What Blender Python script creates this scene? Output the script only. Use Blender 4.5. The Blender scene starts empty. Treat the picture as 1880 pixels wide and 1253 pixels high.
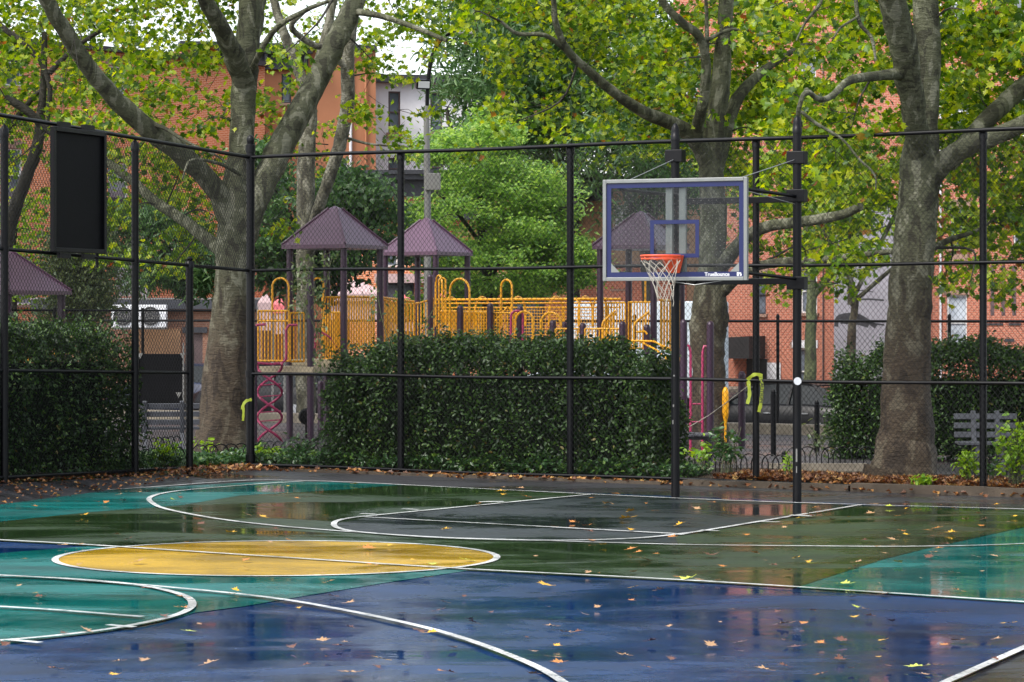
import bpy, math, random
import numpy as np
from mathutils import Vector, Matrix, noise as mnoise
random.seed(7); RNG = np.random.default_rng(11)
SC = bpy.context.scene; COL = SC.collection
R = math.radians
# ------------------------------------------------------------------ camera, sky, sun, exposure
CAMZ = 2.25; F = 5000.0; HOR = 582.0
cd = bpy.data.cameras.new('camera'); cam = bpy.data.objects.new('camera', cd); COL.objects.link(cam)
cam.location = (0, 0, CAMZ); cam.rotation_euler = (R(90), 0, 0)
cd.sensor_width = 36.0; cd.lens = F / 1880 * 36.0; cd.shift_y = -(626.5 - HOR) / 1880
cd.clip_start = 0.5; cd.clip_end = 3000
SC.camera = cam
wd = bpy.data.worlds.new('World'); SC.world = wd; wd.use_nodes = True
nt = wd.node_tree; bg = nt.nodes['Background']
sky = nt.nodes.new('ShaderNodeTexSky'); sky.sky_type = 'NISHITA'; sky.sun_disc = False
SUN_EL, SUN_AZ = 52, 228
sky.sun_elevation = R(SUN_EL); sky.sun_rotation = R(SUN_AZ); sky.dust_density = 2.5; sky.air_density = 1.0
hs = nt.nodes.new('ShaderNodeHueSaturation'); hs.inputs['Saturation'].default_value = 0.36
nt.links.new(sky.outputs[0], hs.inputs['Color']); nt.links.new(hs.outputs[0], bg.inputs[0])
bg.inputs[1].default_value = 0.15
sl = bpy.data.lights.new('sun', 'SUN'); so = bpy.data.objects.new('sun', sl); COL.objects.link(so)
sl.energy = 1.1; sl.angle = R(14); sl.color = (1.0, 0.95, 0.87)
az = R(SUN_AZ); el = R(SUN_EL)   # sun behind the camera and high, a little to the left
d = Vector((math.sin(az) * math.cos(el), math.cos(az) * math.cos(el), math.sin(el)))
so.rotation_euler = d.to_track_quat('Z', 'Y').to_euler(); so.location = (0, 0, 40)
SC.view_settings.view_transform = 'Standard'; SC.view_settings.look = 'None'
SC.view_settings.gamma = 1.0; SC.view_settings.exposure = 1.5
SC.cycles.max_bounces = 8; SC.cycles.transparent_max_bounces = 16

# ------------------------------------------------------------------ coordinates
def W(px, py, D): return Vector(((px - 940) * D / F, D, CAMZ + (HOR - py) * D / F))
def Gd(px, py, z=0.0):
    D = (CAMZ - z) * F / (py - HOR); return Vector(((px - 940) * D / F, D, z))
ANG = R(30.7)
U = Vector((math.cos(ANG), -math.sin(ANG), 0)); V = Vector((math.sin(ANG), math.cos(ANG), 0))
def on_line(px, A, B):           # plan point of the line A-B on the sight line of a column
    k = (px - 940) / F; dx, dy = B.x - A.x, B.y - A.y
    t = (k * A.y - A.x) / (dx - k * dy)
    return Vector((A.x + dx * t, A.y + dy * t, A.z + (B.z - A.z) * t))
def zat(py, D): return CAMZ + (HOR - py) * D / F

# ------------------------------------------------------------------ materials
MATS = {}
def nodes(name):
    m = bpy.data.materials.new(name); m.use_nodes = True; MATS[name] = m
    return m, m.node_tree, m.node_tree.nodes['Principled BSDF']
def N(t, kind, **kw):
    n = t.nodes.new(kind)
    for k, v in kw.items():
        if k in n.inputs.keys() if hasattr(n.inputs, 'keys') else False: n.inputs[k].default_value = v
        else: setattr(n, k, v)
    return n
def ramp(t, fac, stops):
    r = t.nodes.new('ShaderNodeValToRGB'); e = r.color_ramp.elements
    while len(e) < len(stops): e.new(0.5)
    for i, (p, c) in enumerate(stops):
        e[i].position = p; e[i].color = (*c, 1) if len(c) == 3 else c
    t.links.new(fac, r.inputs[0]); return r.outputs[0]
def coords(t, scale=(1, 1, 1), out='Object'):
    tc = t.nodes.new('ShaderNodeTexCoord'); mp = t.nodes.new('ShaderNodeMapping')
    mp.inputs['Scale'].default_value = scale; t.links.new(tc.outputs[out], mp.inputs[0]); return mp.outputs[0]
def noisef(t, co, scale, detail=4, rough=0.55, dist=0.0):
    n = t.nodes.new('ShaderNodeTexNoise'); n.inputs['Scale'].default_value = scale
    n.inputs['Detail'].default_value = detail; n.inputs['Roughness'].default_value = rough
    n.inputs['Distortion'].default_value = dist
    t.links.new(co, n.inputs['Vector']); return n.outputs['Fac']
def bump(t, h, bs, strength, dist=0.02):
    b = t.nodes.new('ShaderNodeBump'); b.inputs['Strength'].default_value = strength; b.inputs['Distance'].default_value = dist
    t.links.new(h, b.inputs['Height']); t.links.new(b.outputs[0], bs.inputs['Normal']); return b
def mixc(t, fac, a, b, mode='MIX'):
    m = t.nodes.new('ShaderNodeMix'); m.data_type = 'RGBA'; m.blend_type = mode
    for i, s in ((0, fac), (6, a), (7, b)):
        if hasattr(s, 'is_linked'): t.links.new(s, m.inputs[i])
        elif i == 0: m.inputs[0].default_value = s
        else: m.inputs[i].default_value = (*s, 1)
    return m.outputs[2]
def simple(name, col, rough=0.6, metal=0.0, var=0.15, scale=3.0, spec=0.5, bumpk=0.0, coat=0.0):
    m, t, b = nodes(name); co = coords(t); n = noisef(t, co, scale, 5)
    c0 = tuple(c * (1 - var) for c in col); c1 = tuple(min(1, c * (1 + var)) for c in col)
    t.links.new(ramp(t, n, [(0.3, c0), (0.7, c1)]), b.inputs['Base Color'])
    b.inputs['Roughness'].default_value = rough; b.inputs['Metallic'].default_value = metal
    b.inputs['Specular IOR Level'].default_value = spec; b.inputs['Coat Weight'].default_value = coat
    if bumpk: bump(t, noisef(t, co, scale * 8, 4), b, bumpk, 0.01)
    return m
def wet(name, col, rmin=0.045, rmax=0.42, spec=0.5, var=0.12):
    m, t, b = nodes(name)
    co = coords(t, (0.5, 1.0, 1)); big = noisef(t, co, 0.55, 6, 0.66, 0.6)
    co2 = coords(t); fine = noisef(t, co2, 55, 6, 0.8); mid = noisef(t, co2, 1.6, 5, 0.65)
    c0 = tuple(c * (1 - var) for c in col); c1 = tuple(min(1, c * (1 + var)) for c in col)
    base = ramp(t, mid, [(0.3, c0), (0.7, c1)])
    if name.startswith('court'): base = mixc(t, 1.0, base, ramp(t, noisef(t, coords(t, (0.7, 1.3, 1)), 0.9, 6, 0.7, 0.5), [(0.35, (0.6,) * 3), (0.6, (1.25,) * 3)]), 'MULTIPLY')
    if name == 'court_line': base = mixc(t, ramp(t, noisef(t, co2, 9, 7, 0.75), [(0.56, (0,) * 3), (0.62, (.75,) * 3)]), base, (0.05, 0.07, 0.08))
    gr = ramp(t, fine, [(0.35, (0.55,) * 3), (0.65, (1.3,) * 3)])
    t.links.new(mixc(t, 1.0, base, gr, 'MULTIPLY'), b.inputs['Base Color'])
    t.links.new(ramp(t, big, [(0.42, (rmin,) * 3), (0.50, (rmin + 0.45 * (rmax - rmin),) * 3), (0.58, (rmax,) * 3)]), b.inputs['Roughness'])
    b.inputs['Specular IOR Level'].default_value = spec
    wv = noisef(t, coords(t, (1, 1, 1)), 5.0, 3, 0.6)
    bump(t, wv, b, 0.10, 0.01)
    return m
wet('court_navy', (0.001, 0.022, 0.085), 0.04, 0.33, 0.36); wet('court_teal', (0.001, 0.105, 0.098)); wet('court_green', (0.014, 0.032, 0.010))
wet('court_lane', (0.010, 0.016, 0.018), 0.08, 0.5); wet('court_yellow', (0.33, 0.20, 0.008), 0.10, 0.5, 0.4)
wet('asphalt', (0.026, 0.026, 0.029), 0.12, 0.6, 0.4); wet('street', (0.06, 0.06, 0.062), 0.3, 0.6, 0.3)
wet('court_line', (0.45, 0.46, 0.45), 0.2, 0.6, 0.3, 0.25)
wet('path', (0.060, 0.056, 0.060), 0.3, 0.6, 0.3)
simple('black_metal', (0.0018, 0.0019, 0.003), 0.38, 0, 0.3, 6, 0.2, 0.1)
simple('black_vinyl', (0.004, 0.004, 0.005), 0.4, 0, 0.1, 4, 0.35)
simple('board_black', (0.002, 0.002, 0.003), 0.6, 0, 0.3, 8, 0.15, 0.15)
simple('purple_metal', (0.032, 0.011, 0.030), 0.38, 0, 0.15, 3, 0.5)
simple('purple_roof', (0.085, 0.040, 0.074), 0.34, 0, 0.12, 2, 0.5, 0.05)
simple('yellow_metal', (0.74, 0.34, 0.006), 0.35, 0, 0.12, 5, 0.5)
simple('pink_metal', (0.34, 0.026, 0.095), 0.35, 0, 0.15, 5, 0.5)
simple('deck_tan', (0.36, 0.30, 0.20), 0.7, 0, 0.12, 4)
simple('concrete', (0.22, 0.19, 0.15), 0.85, 0, 0.25, 3, 0.3, 0.3)
simple('kerb_stone', (0.055, 0.042, 0.030), 0.8, 0, 0.3, 4, 0.3, 0.4)
simple('hedge_core', (0.006, 0.010, 0.005), 0.95, 0, 0.3, 9, 0.1, 0.6); simple('soil', (0.045, 0.033, 0.022), 0.95, 0, 0.35, 9, 0.2, 0.6)
simple('board_frame', (0.17, 0.18, 0.175), 0.4, 0.1, 0.08, 8, 0.5)
simple('board_blue', (0.0015, 0.007, 0.068), 0.4, 0, 0.06, 8, 0.4)
simple('rim_orange', (0.72, 0.09, 0.03), 0.4, 0, 0.15, 20, 0.5)
simple('net_cord', (0.42, 0.39, 0.33), 0.9, 0, 0.2, 30, 0.2)
simple('cable_steel', (0.35, 0.36, 0.36), 0.4, 0.7, 0.1, 10)
simple('white_paint', (0.62, 0.63, 0.66), 0.6, 0, 0.08, 2, 0.4, 0.05)
simple('grey_stucco', (0.26, 0.25, 0.28), 0.85, 0, 0.12, 0.8, 0.3, 0.2)
simple('brown_stucco', (0.36, 0.155, 0.08), 0.85, 0, 0.12, 0.6, 0.3, 0.15)
simple('tan_stucco', (0.30, 0.175, 0.10), 0.85, 0, 0.12, 0.6, 0.3, 0.15)
simple('cornice_dark', (0.030, 0.032, 0.040), 0.55, 0, 0.25, 2, 0.4, 0.1)
simple('stone_trim', (0.27, 0.17, 0.13), 0.85, 0, 0.15, 2, 0.3, 0.1)
simple('window_white', (0.60, 0.60, 0.60), 0.5, 0, 0.06, 2)
simple('bench_grey', (0.07, 0.073, 0.085), 0.55, 0, 0.25, 6, 0.4, 0.3)
simple('lamp_grey', (0.20, 0.195, 0.185), 0.5, 0.3, 0.12, 2, 0.4)
simple('floor_fluff', (0.6, 0.6, 0.6), 0.8)
simple('tape_yellow', (0.25, 0.30, 0.02), 0.45, 0, 0.08, 6)
simple('tape_ink', (0.01, 0.01, 0.01), 0.5, 0, 0.1, 6)
simple('sign_yellow', (0.85, 0.62, 0.02), 0.5, 0, 0.05, 2); simple('sign_red', (0.60, 0.03, 0.02), 0.5, 0, 0.05, 2)
simple('car_black', (0.003, 0.003, 0.0045), 0.4, 0, 0.1, 1, 0.2, 0, 0.05); simple('car_blue', (0.008, 0.013, 0.035), 0.3, 0, 0.1, 1, 0.35, 0, 0.15)
simple('tyre', (0.015, 0.015, 0.015), 0.8, 0, 0.2, 10); simple('alloy', (0.35, 0.36, 0.38), 0.35, 0.8, 0.1, 5)
simple('car_glass', (0.006, 0.009, 0.010), 0.10, 0, 0.1, 1, 0.25); simple('lens_red', (0.35, 0.01, 0.01), 0.2, 0, 0.1, 5)
simple('truck_white', (0.50, 0.56, 0.62), 0.45, 0, 0.06, 1); simple('awning_black', (0.015, 0.014, 0.015), 0.7, 0, 0.2, 3)
simple('canopy_pink', (0.62, 0.14, 0.15), 0.7, 0, 0.1, 2); simple('canopy_pale', (0.40, 0.28, 0.28), 0.7, 0, 0.1, 2)
simple('ink_dark', (0.03, 0.03, 0.035), 0.7, 0, 0.2, 3); simple('door_brown', (0.085, 0.055, 0.055), 0.6, 0, 0.1, 3)
def glassmat():
    m, t, b = nodes('pane_glass'); co = coords(t); n = noisef(t, co, 0.8, 2)
    t.links.new(ramp(t, n, [(0.35, (0.035, 0.045, 0.06)), (0.65, (0.16, 0.19, 0.23))]), b.inputs['Base Color'])
    b.inputs['Roughness'].default_value = 0.08; b.inputs['Specular IOR Level'].default_value = 0.8
glassmat()
def curtainmat():
    m, t, b = nodes('pane_curtain'); co = coords(t, (1, 1, 1)); n = noisef(t, co, 1.3, 3)
    t.links.new(ramp(t, n, [(0.35, (0.25, 0.28, 0.32)), (0.65, (0.45, 0.50, 0.56))]), b.inputs['Base Color']); b.inputs['Roughness'].default_value = 0.15
curtainmat()
def clear():
    m, t, b = nodes('clear_board'); out = t.nodes['Material Output']
    tr = t.nodes.new('ShaderNodeBsdfTransparent'); tr.inputs[0].default_value = (0.86, 0.88, 0.88, 1)
    b.inputs['Base Color'].default_value = (0.25, 0.26, 0.28, 1); b.inputs['Roughness'].default_value = 0.12
    mx = t.nodes.new('ShaderNodeMixShader'); co = coords(t); n = noisef(t, co, 5, 6, 0.7)
    t.links.new(ramp(t, n, [(0.3, (0.015,) * 3), (0.75, (0.06,) * 3)]), mx.inputs[0])
    t.links.new(tr.outputs[0], mx.inputs[1]); t.links.new(b.outputs[0], mx.inputs[2]); t.links.new(mx.outputs[0], out.inputs[0])
clear()
def brick(name, c1, c2, mortar, w=0.215, h=0.067, ms=0.010):
    m, t, b = nodes(name)
    tc = t.nodes.new('ShaderNodeTexCoord'); sp = t.nodes.new('ShaderNodeSeparateXYZ'); cb = t.nodes.new('ShaderNodeCombineXYZ')
    ad = t.nodes.new('ShaderNodeMath'); ad.operation = 'ADD'
    t.links.new(tc.outputs['Object'], sp.inputs[0]); t.links.new(sp.outputs[0], ad.inputs[0]); t.links.new(sp.outputs[1], ad.inputs[1])
    t.links.new(ad.outputs[0], cb.inputs[0]); t.links.new(sp.outputs[2], cb.inputs[1])
    br = t.nodes.new('ShaderNodeTexBrick'); br.inputs['Scale'].default_value = 1.0
    br.inputs['Brick Width'].default_value = w; br.inputs['Row Height'].default_value = h; br.inputs['Mortar Size'].default_value = ms
    br.inputs['Color1'].default_value = (*c1, 1); br.inputs['Color2'].default_value = (*c2, 1); br.inputs['Mortar'].default_value = (*mortar, 1)
    br.inputs['Mortar Smooth'].default_value = 0.2; br.inputs['Bias'].default_value = 0.1
    t.links.new(cb.outputs[0], br.inputs['Vector'])
    st = ramp(t, noisef(t, tc.outputs['Object'], 0.35, 6, 0.65), [(0.3, (0.80, 0.78, 0.78)), (0.7, (1.08, 1.06, 1.04))])
    t.links.new(mixc(t, 1.0, br.outputs['Color'], st, 'MULTIPLY'), b.inputs['Base Color'])
    b.inputs['Roughness'].default_value = 0.85; b.inputs['Specular IOR Level'].default_value = 0.25
    bump(t, br.outputs['Fac'], b, -0.4, 0.008); return m
brick('brick_orange', (0.62, 0.20, 0.078), (0.50, 0.145, 0.055), (0.66, 0.38, 0.26), ms=.013)
brick('brick_red', (0.43, 0.115, 0.065), (0.31, 0.075, 0.042), (0.45, 0.28, 0.21), ms=.012)
brick('brick_brown', (0.24, 0.12, 0.08), (0.19, 0.09, 0.06), (0.25, 0.16, 0.12))
def leafmat(name, stops, trans=0.45, rough=0.45):
    m, t, b = nodes(name); out = t.nodes['Material Output']
    ge = t.nodes.new('ShaderNodeNewGeometry'); c = ramp(t, ge.outputs['Random Per Island'], stops)
    t.links.new(c, b.inputs['Base Color']); b.inputs['Roughness'].default_value = rough; b.inputs['Specular IOR Level'].default_value = 0.45
    tl = t.nodes.new('ShaderNodeBsdfTranslucent'); hsv = t.nodes.new('ShaderNodeHueSaturation')
    hsv.inputs['Hue'].default_value = 0.485; hsv.inputs['Saturation'].default_value = 1.1; hsv.inputs['Value'].default_value = 1.75
    t.links.new(c, hsv.inputs['Color']); t.links.new(hsv.outputs[0], tl.inputs[0])
    mx = t.nodes.new('ShaderNodeMixShader'); mx.inputs[0].default_value = trans
    t.links.new(b.outputs[0], mx.inputs[1]); t.links.new(tl.outputs[0], mx.inputs[2]); t.links.new(mx.outputs[0], out.inputs[0])
    return m
leafmat('leaf_plane', [(0.0, (0.025, 0.065, 0.008)), (0.35, (0.085, 0.170, 0.015)), (0.7, (0.215, 0.315, 0.022)), (0.975, (0.38, 0.42, 0.03)), (0.985, (0.26, 0.15, 0.03)), (1.0, (0.20, 0.06, 0.02))], 0.5)
leafmat('leaf_hedge', [(0.0, (0.010, 0.028, 0.008)), (0.6, (0.027, 0.066, 0.013)), (0.92, (0.060, 0.125, 0.020)), (0.985, (0.10, 0.17, 0.03)), (1.0, (0.16, 0.10, 0.03))], 0.25, 0.5)
leafmat('leaf_locust', [(0.0, (0.06, 0.14, 0.030)), (0.5, (0.16, 0.30, 0.060)), (1.0, (0.33, 0.47, 0.11))], 0.5)
leafmat('leaf_dark', [(0.0, (0.030, 0.075, 0.025)), (0.6, (0.055, 0.12, 0.038)), (1.0, (0.10, 0.18, 0.05))], 0.35)
leafmat('leaf_fresh', [(0.0, (0.09, 0.20, 0.02)), (1.0, (0.25, 0.38, 0.03))], 0.4)
leafmat('leaf_ivy', [(0.0, (0.020, 0.055, 0.018)), (0.8, (0.045, 0.105, 0.03)), (1.0, (0.11, 0.19, 0.03))], 0.25, 0.35)
leafmat('leaf_greyish', [(0.0, (0.05, 0.085, 0.035)), (1.0, (0.13, 0.16, 0.06))], 0.3)
leafmat('leaf_litter', [(0.0, (0.05, 0.02, 0.01)), (0.5, (0.15, 0.055, 0.018)), (0.8, (0.28, 0.12, 0.03)), (1.0, (0.40, 0.26, 0.09))], 0.1, 0.5)
for nm, c in (('fallen_yellow', (0.55, 0.30, 0.02)), ('fallen_orange', (0.40, 0.15, 0.025)), ('fallen_brown', (0.11, 0.04, 0.02)), ('fallen_tan', (0.33, 0.19, 0.09)), ('fallen_green', (0.36, 0.40, 0.05))):
    simple(nm, c, 0.4, 0, 0.3, 14, 0.5)
def bark(name, light, mid, dark, sc=1.0, th=(0.43, 0.50, 0.565), low=None):
    m, t, b = nodes(name); co = coords(t, (1, 1, 0.45))
    n1 = noisef(t, co, 4.2 * sc, 6, 0.6, 0.7); n2 = noisef(t, coords(t, (1, 1, 3.0)), 8 * sc, 5, 0.7); n3 = noisef(t, co, 30, 4, 0.7)
    c = ramp(t, n1, [(th[0], dark), (th[0] + .02, mid), (th[2] - .02, mid), (th[2], light)])
    if low:
        sp = t.nodes.new('ShaderNodeSeparateXYZ'); t.links.new(coords(t), sp.inputs[0]); mr = t.nodes.new('ShaderNodeMapRange')
        ad = t.nodes.new('ShaderNodeMath'); ad.operation = 'MULTIPLY_ADD'; t.links.new(n1, ad.inputs[0]); ad.inputs[1].default_value = 3.0; t.links.new(sp.outputs[2], ad.inputs[2])
        mr.inputs['From Min'].default_value = 3.2; mr.inputs['From Max'].default_value = 5.0; t.links.new(ad.outputs[0], mr.inputs['Value'])
        cl = ramp(t, n1, [(th[0], low[0]), (th[0] + .03, low[1]), (th[2], low[1]), (th[2] + .03, low[2])]); c = mixc(t, mr.outputs[0], cl, c)
    c = mixc(t, 1.0, c, ramp(t, n2, [(0.35, (0.72,) * 3), (0.6, (1.08,) * 3)]), 'MULTIPLY')
    c = mixc(t, 1.0, c, ramp(t, n3, [(0.3, (0.75,) * 3), (0.7, (1.1,) * 3)]), 'MULTIPLY')
    t.links.new(c, b.inputs['Base Color']); b.inputs['Roughness'].default_value = 0.7
    b.inputs['Specular IOR Level'].default_value = 0.35
    bump(t, n2, b, 0.9, 0.05); return m
bark('bark_plane', (0.165, 0.165, 0.115), (0.078, 0.082, 0.046), (0.036, 0.036, 0.020), low=((0.030, 0.020, 0.012), (0.062, 0.044, 0.027), (0.110, 0.090, 0.060)))
bark('bark_brown', (0.13, 0.10, 0.07), (0.075, 0.055, 0.035), (0.035, 0.025, 0.017))
bark('bark_pale', (0.22, 0.21, 0.16), (0.11, 0.105, 0.07), (0.05, 0.046, 0.03), 1.3)
bark('bark_dark', (0.05, 0.045, 0.035), (0.03, 0.027, 0.02), (0.018, 0.016, 0.012))
bark('bark_green', (0.13, 0.15, 0.07), (0.085, 0.10, 0.045), (0.05, 0.05, 0.03))

# ------------------------------------------------------------------ mesh helpers
def raw_mesh(name, verts, idx, totals, mat, smooth=False):
    me = bpy.data.meshes.new(name); verts = np.asarray(verts, dtype=np.float32); idx = np.asarray(idx, dtype=np.int32).ravel(); totals = np.asarray(totals, dtype=np.int32)
    me.vertices.add(len(verts)); me.vertices.foreach_set('co', verts.ravel())
    me.loops.add(len(idx)); me.loops.foreach_set('vertex_index', idx)
    me.polygons.add(len(totals)); starts = np.concatenate(([0], np.cumsum(totals)[:-1])).astype(np.int32)
    me.polygons.foreach_set('loop_start', starts); me.polygons.foreach_set('loop_total', totals)
    if smooth: me.polygons.foreach_set('use_smooth', np.ones(len(totals), dtype=bool))
    me.update(calc_edges=True); me.validate()
    if mat: me.materials.append(MATS[mat])
    return me
def link(name, me, parent=None, loc=None):
    o = bpy.data.objects.new(name, me); COL.objects.link(o)
    if parent: o.parent = parent
    if loc is not None: o.location = loc
    return o
class MB:
    def __init__(s): s.v = []; s.f = []
    def add(s, vs, fs):
        b = len(s.v); s.v += [tuple(v) for v in vs]; s.f += [tuple(i + b for i in f) for f in fs]
    def box(s, c, size, rz=0.0, M=None):
        hx, hy, hz = size[0] / 2, size[1] / 2, size[2] / 2
        vs = [Vector((x, y, z)) for z in (-hz, hz) for y in (-hy, hy) for x in (-hx, hx)]
        if M is not None: vs = [M @ v for v in vs]
        elif rz:
            m = Matrix.Rotation(rz, 3, 'Z'); vs = [m @ v for v in vs]
        c = Vector(c); s.add([v + c for v in vs], [(0, 2, 3, 1), (4, 5, 7, 6), (0, 1, 5, 4), (2, 6, 7, 3), (0, 4, 6, 2), (1, 3, 7, 5)])
    def bar(s, a, b, w, h, up=(0, 0, 1)):   # box between two points
        a, b = Vector(a), Vector(b); d = b - a; L = d.length; x = d.normalized(); up = Vector(up)
        y = up.cross(x).normalized(); z = x.cross(y); M = Matrix((x, y, z)).transposed()
        s.box((a + b) / 2, (L, w, h), M=M)
    def tube(s, pts, rad, n=10, caps=True, lobes=None):
        pts = [Vector(p) for p in pts]; k = len(pts)
        if not hasattr(rad, '__len__'): rad = [rad] * k
        ts = [(pts[min(i + 1, k - 1)] - pts[max(i - 1, 0)]).normalized() for i in range(k)]
        ref = Vector((0, 0, 1)) if abs(ts[0].z) < 0.9 else Vector((1, 0, 0))
        nx = ts[0].cross(ref).normalized(); vs = []
        for i in range(k):
            nx = (nx - ts[i] * nx.dot(ts[i])).normalized(); ny = ts[i].cross(nx)
            for j in range(n):
                a = 2 * math.pi * j / n; r = rad[i]
                if lobes: r *= lobes(i / (k - 1), a)
                vs.append(pts[i] + (nx * math.cos(a) + ny * math.sin(a)) * r)
        fs = [(i * n + j, i * n + (j + 1) % n, (i + 1) * n + (j + 1) % n, (i + 1) * n + j) for i in range(k - 1) for j in range(n)]
        if caps: fs += [tuple(range(n))[::-1], tuple((k - 1) * n + j for j in range(n))]
        s.add(vs, fs)
    def lathe(s, c, prof, n=16, M=None):     # prof: (r, z)
        c = Vector(c); vs = []
        for r, z in prof:
            for j in range(n):
                a = 2 * math.pi * j / n; v = Vector((r * math.cos(a), r * math.sin(a), z)); vs.append((M @ v if M is not None else v) + c)
        k = len(prof)
        s.add(vs, [(i * n + j, i * n + (j + 1) % n, (i + 1) * n + (j + 1) % n, (i + 1) * n + j) for i in range(k - 1) for j in range(n)] + [tuple(range(n))[::-1], tuple((k - 1) * n + j for j in range(n))])
    def poly(s, pts): s.add(pts, [tuple(range(len(pts)))])
    def prism(s, pts, h):                    # flat polygon raised by vector h
        n = len(pts); h = Vector(h); p2 = [Vector(p) + h for p in pts]
        s.add([Vector(p) for p in pts] + p2, [tuple(range(n))[::-1], tuple(range(n, 2 * n))] + [(i, (i + 1) % n, n + (i + 1) % n, n + i) for i in range(n)])
    def build(s, name, mat, parent=None, smooth=False, local=False, bevel=0):
        off = Vector((0, 0, 0))
        if parent is not None and not local: off = parent.location
        me = bpy.data.meshes.new(name); me.from_pydata([(v[0] - off.x, v[1] - off.y, v[2] - off.z) for v in s.v], [], s.f)
        if smooth: me.polygons.foreach_set('use_smooth', [True] * len(me.polygons))
        me.update(); me.materials.append(MATS[mat]); o = link(name, me, parent)
        if smooth:
            try: me.set_sharp_from_angle(angle=R(50))
            except Exception: pass
        if bevel:
            b = o.modifiers.new('bevel', 'BEVEL'); b.width = bevel; b.segments = 2; b.limit_method = 'ANGLE'
        return o
def tag(o, label=None, cat=None, group=None, kind=None):
    if label: o['label'] = label
    if cat: o['category'] = cat
    if group: o['group'] = group
    if kind: o['kind'] = kind
    return o
def thing(name, label, cat, loc=(0, 0, 0), rz=0.0, group=None):
    o = bpy.data.objects.new(name, None); COL.objects.link(o); o.location = loc; o.rotation_euler = (0, 0, rz); o.empty_display_size = 0.2
    return tag(o, label, cat, group)
def crom(P, step=6):
    P = [np.array(p, float) for p in P]; P = [2 * P[0] - P[1]] + P + [2 * P[-1] - P[-2]]; out = []
    for i in range(1, len(P) - 2):
        for k in range(step):
            t = k / step; a, b, c, d_ = P[i - 1], P[i], P[i + 1], P[i + 2]
            out.append(0.5 * ((2 * b) + (-a + c) * t + (2 * a - 5 * b + 4 * c - d_) * t * t + (-a + 3 * b - 3 * c + d_) * t ** 3))
    out.append(P[-2]); return out

# ------------------------------------------------------------------ leaves
PLANE_L = [(0, -0.10), (0.30, -0.02), (0.20, 0.14), (0.52, 0.34), (0.26, 0.42), (0.30, 0.60), (0.10, 0.58), (0, 0.92)]
OVAL_L = [(0, 0), (0.22, 0.25), (0.24, 0.55), (0, 1.0)]
NARROW_L = [(0, 0), (0.11, 0.35), (0.09, 0.7), (0, 1.0)]
def leaf_arrays(P, size, half, up=0.4, fold=0.25, droop=0.0, face=None):
    """two folded halves per leaf; P (n,3)"""
    n = len(P); h = np.array(half); k = len(h)
    tpl = np.zeros((2 * k - 2, 3)); tpl[:k, 0] = h[:, 0]; tpl[:k, 1] = h[:, 1]
    tpl[k:, 0] = -h[1:-1, 0]; tpl[k:, 1] = h[1:-1, 1]; tpl[:, 2] = np.abs(tpl[:, 0]) * fold - 0.12 * tpl[:, 1] ** 2
    fa = list(range(k)); fb = [0] + [k - 1] + list(range(2 * k - 3, k - 1, -1))
    nrm = RNG.normal(size=(n, 3)); nrm /= np.linalg.norm(nrm, axis=1)[:, None]; nrm[:, 2] = np.abs(nrm[:, 2]) * 0.6 + up
    if face is not None: nrm += face
    nrm /= np.linalg.norm(nrm, axis=1)[:, None]
    t = RNG.normal(size=(n, 3)); t[:, 2] -= droop; t -= nrm * (t * nrm).sum(1)[:, None]; t /= np.linalg.norm(t, axis=1)[:, None]
    b = np.cross(t, nrm); sz = np.broadcast_to(size, (n,))[:, None, None]
    vs = P[:, None, :] + sz * (tpl[None, :, 0:1] * b[:, None] + tpl[None, :, 1:2] * t[:, None] + tpl[None, :, 2:3] * nrm[:, None])
    m = 2 * k - 2; idx = (np.arange(n) * m)[:, None] + np.array(fa + fb)[None]
    return vs.reshape(-1, 3), idx.ravel(), np.tile([k, k], n), m * n
def leaf_object(name, P, size, half, mat, parent=None, **kw):
    P = np.asarray(P, float); size = np.asarray(size, float)
    vs, idx, tot, _ = leaf_arrays(P, size, half, **kw)
    if parent is not None: vs = vs - np.array(parent.location)
    return link(name, raw_mesh(name, vs, idx, tot, mat), parent)
def sprays(centres, radii, per, flat=0.55, sub=0.34, nsub=9):
    """leaf points gathered on twig ends inside each clump"""
    out = []
    for c, r, n in zip(centres, radii, per):
        ns = max(1, int(round(n / nsub))); q = RNG.normal(size=(ns, 3)); q /= np.linalg.norm(q, axis=1)[:, None]
        q = q * (RNG.random((ns, 1)) ** 0.5) * r; q[:, 2] *= flat
        k = RNG.poisson(nsub, ns) + 1
        s = np.repeat(q, k, axis=0); j = RNG.normal(size=s.shape) * sub * 0.5; j[:, 2] *= 0.5
        out.append(s + j + np.array(c))
    return np.concatenate(out) if out else np.zeros((0, 3))

# ================================================================== GROUND
STREET_Z = -0.70
def sheet(name, pts, z, mat, kind='structure'):
    m = MB(); m.poly([(p[0], p[1], z) for p in pts]); o = m.build(name, mat); return tag(o, kind=kind)
m = MB(); m.poly([(-900, -60, STREET_Z), (900, -60, STREET_Z), (900, 1500, STREET_Z), (-900, 1500, STREET_Z)]); tag(m.build('street', 'street'), kind='structure')
EDGE = Vector((5.8, 51.8, 0))                        # retaining kerb of the park
e0 = EDGE - U * 45 ; e1 = EDGE + U * 40
m = MB(); m.prism([(e0.x, e0.y, STREET_Z - 0.1), (-60, 2, STREET_Z - 0.1), (45, 2, STREET_Z - 0.1), (e1.x, e1.y, STREET_Z - 0.1)], (0, 0, -STREET_Z + 0.1)); tag(m.build('park_ground', 'path'), kind='structure')
m = MB(); c = (e0 + e1) / 2; m.bar((e0.x, e0.y, -0.2), (e1.x, e1.y, -0.2), 0.35, 0.80); tag(m.build('kerb', 'concrete', bevel=0.02), kind='structure')
F0 = Gd(460, 862); F1 = Gd(1880, 912); FD = (F1 - F0).normalized(); FE = F0 + FD * 14.5
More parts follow.
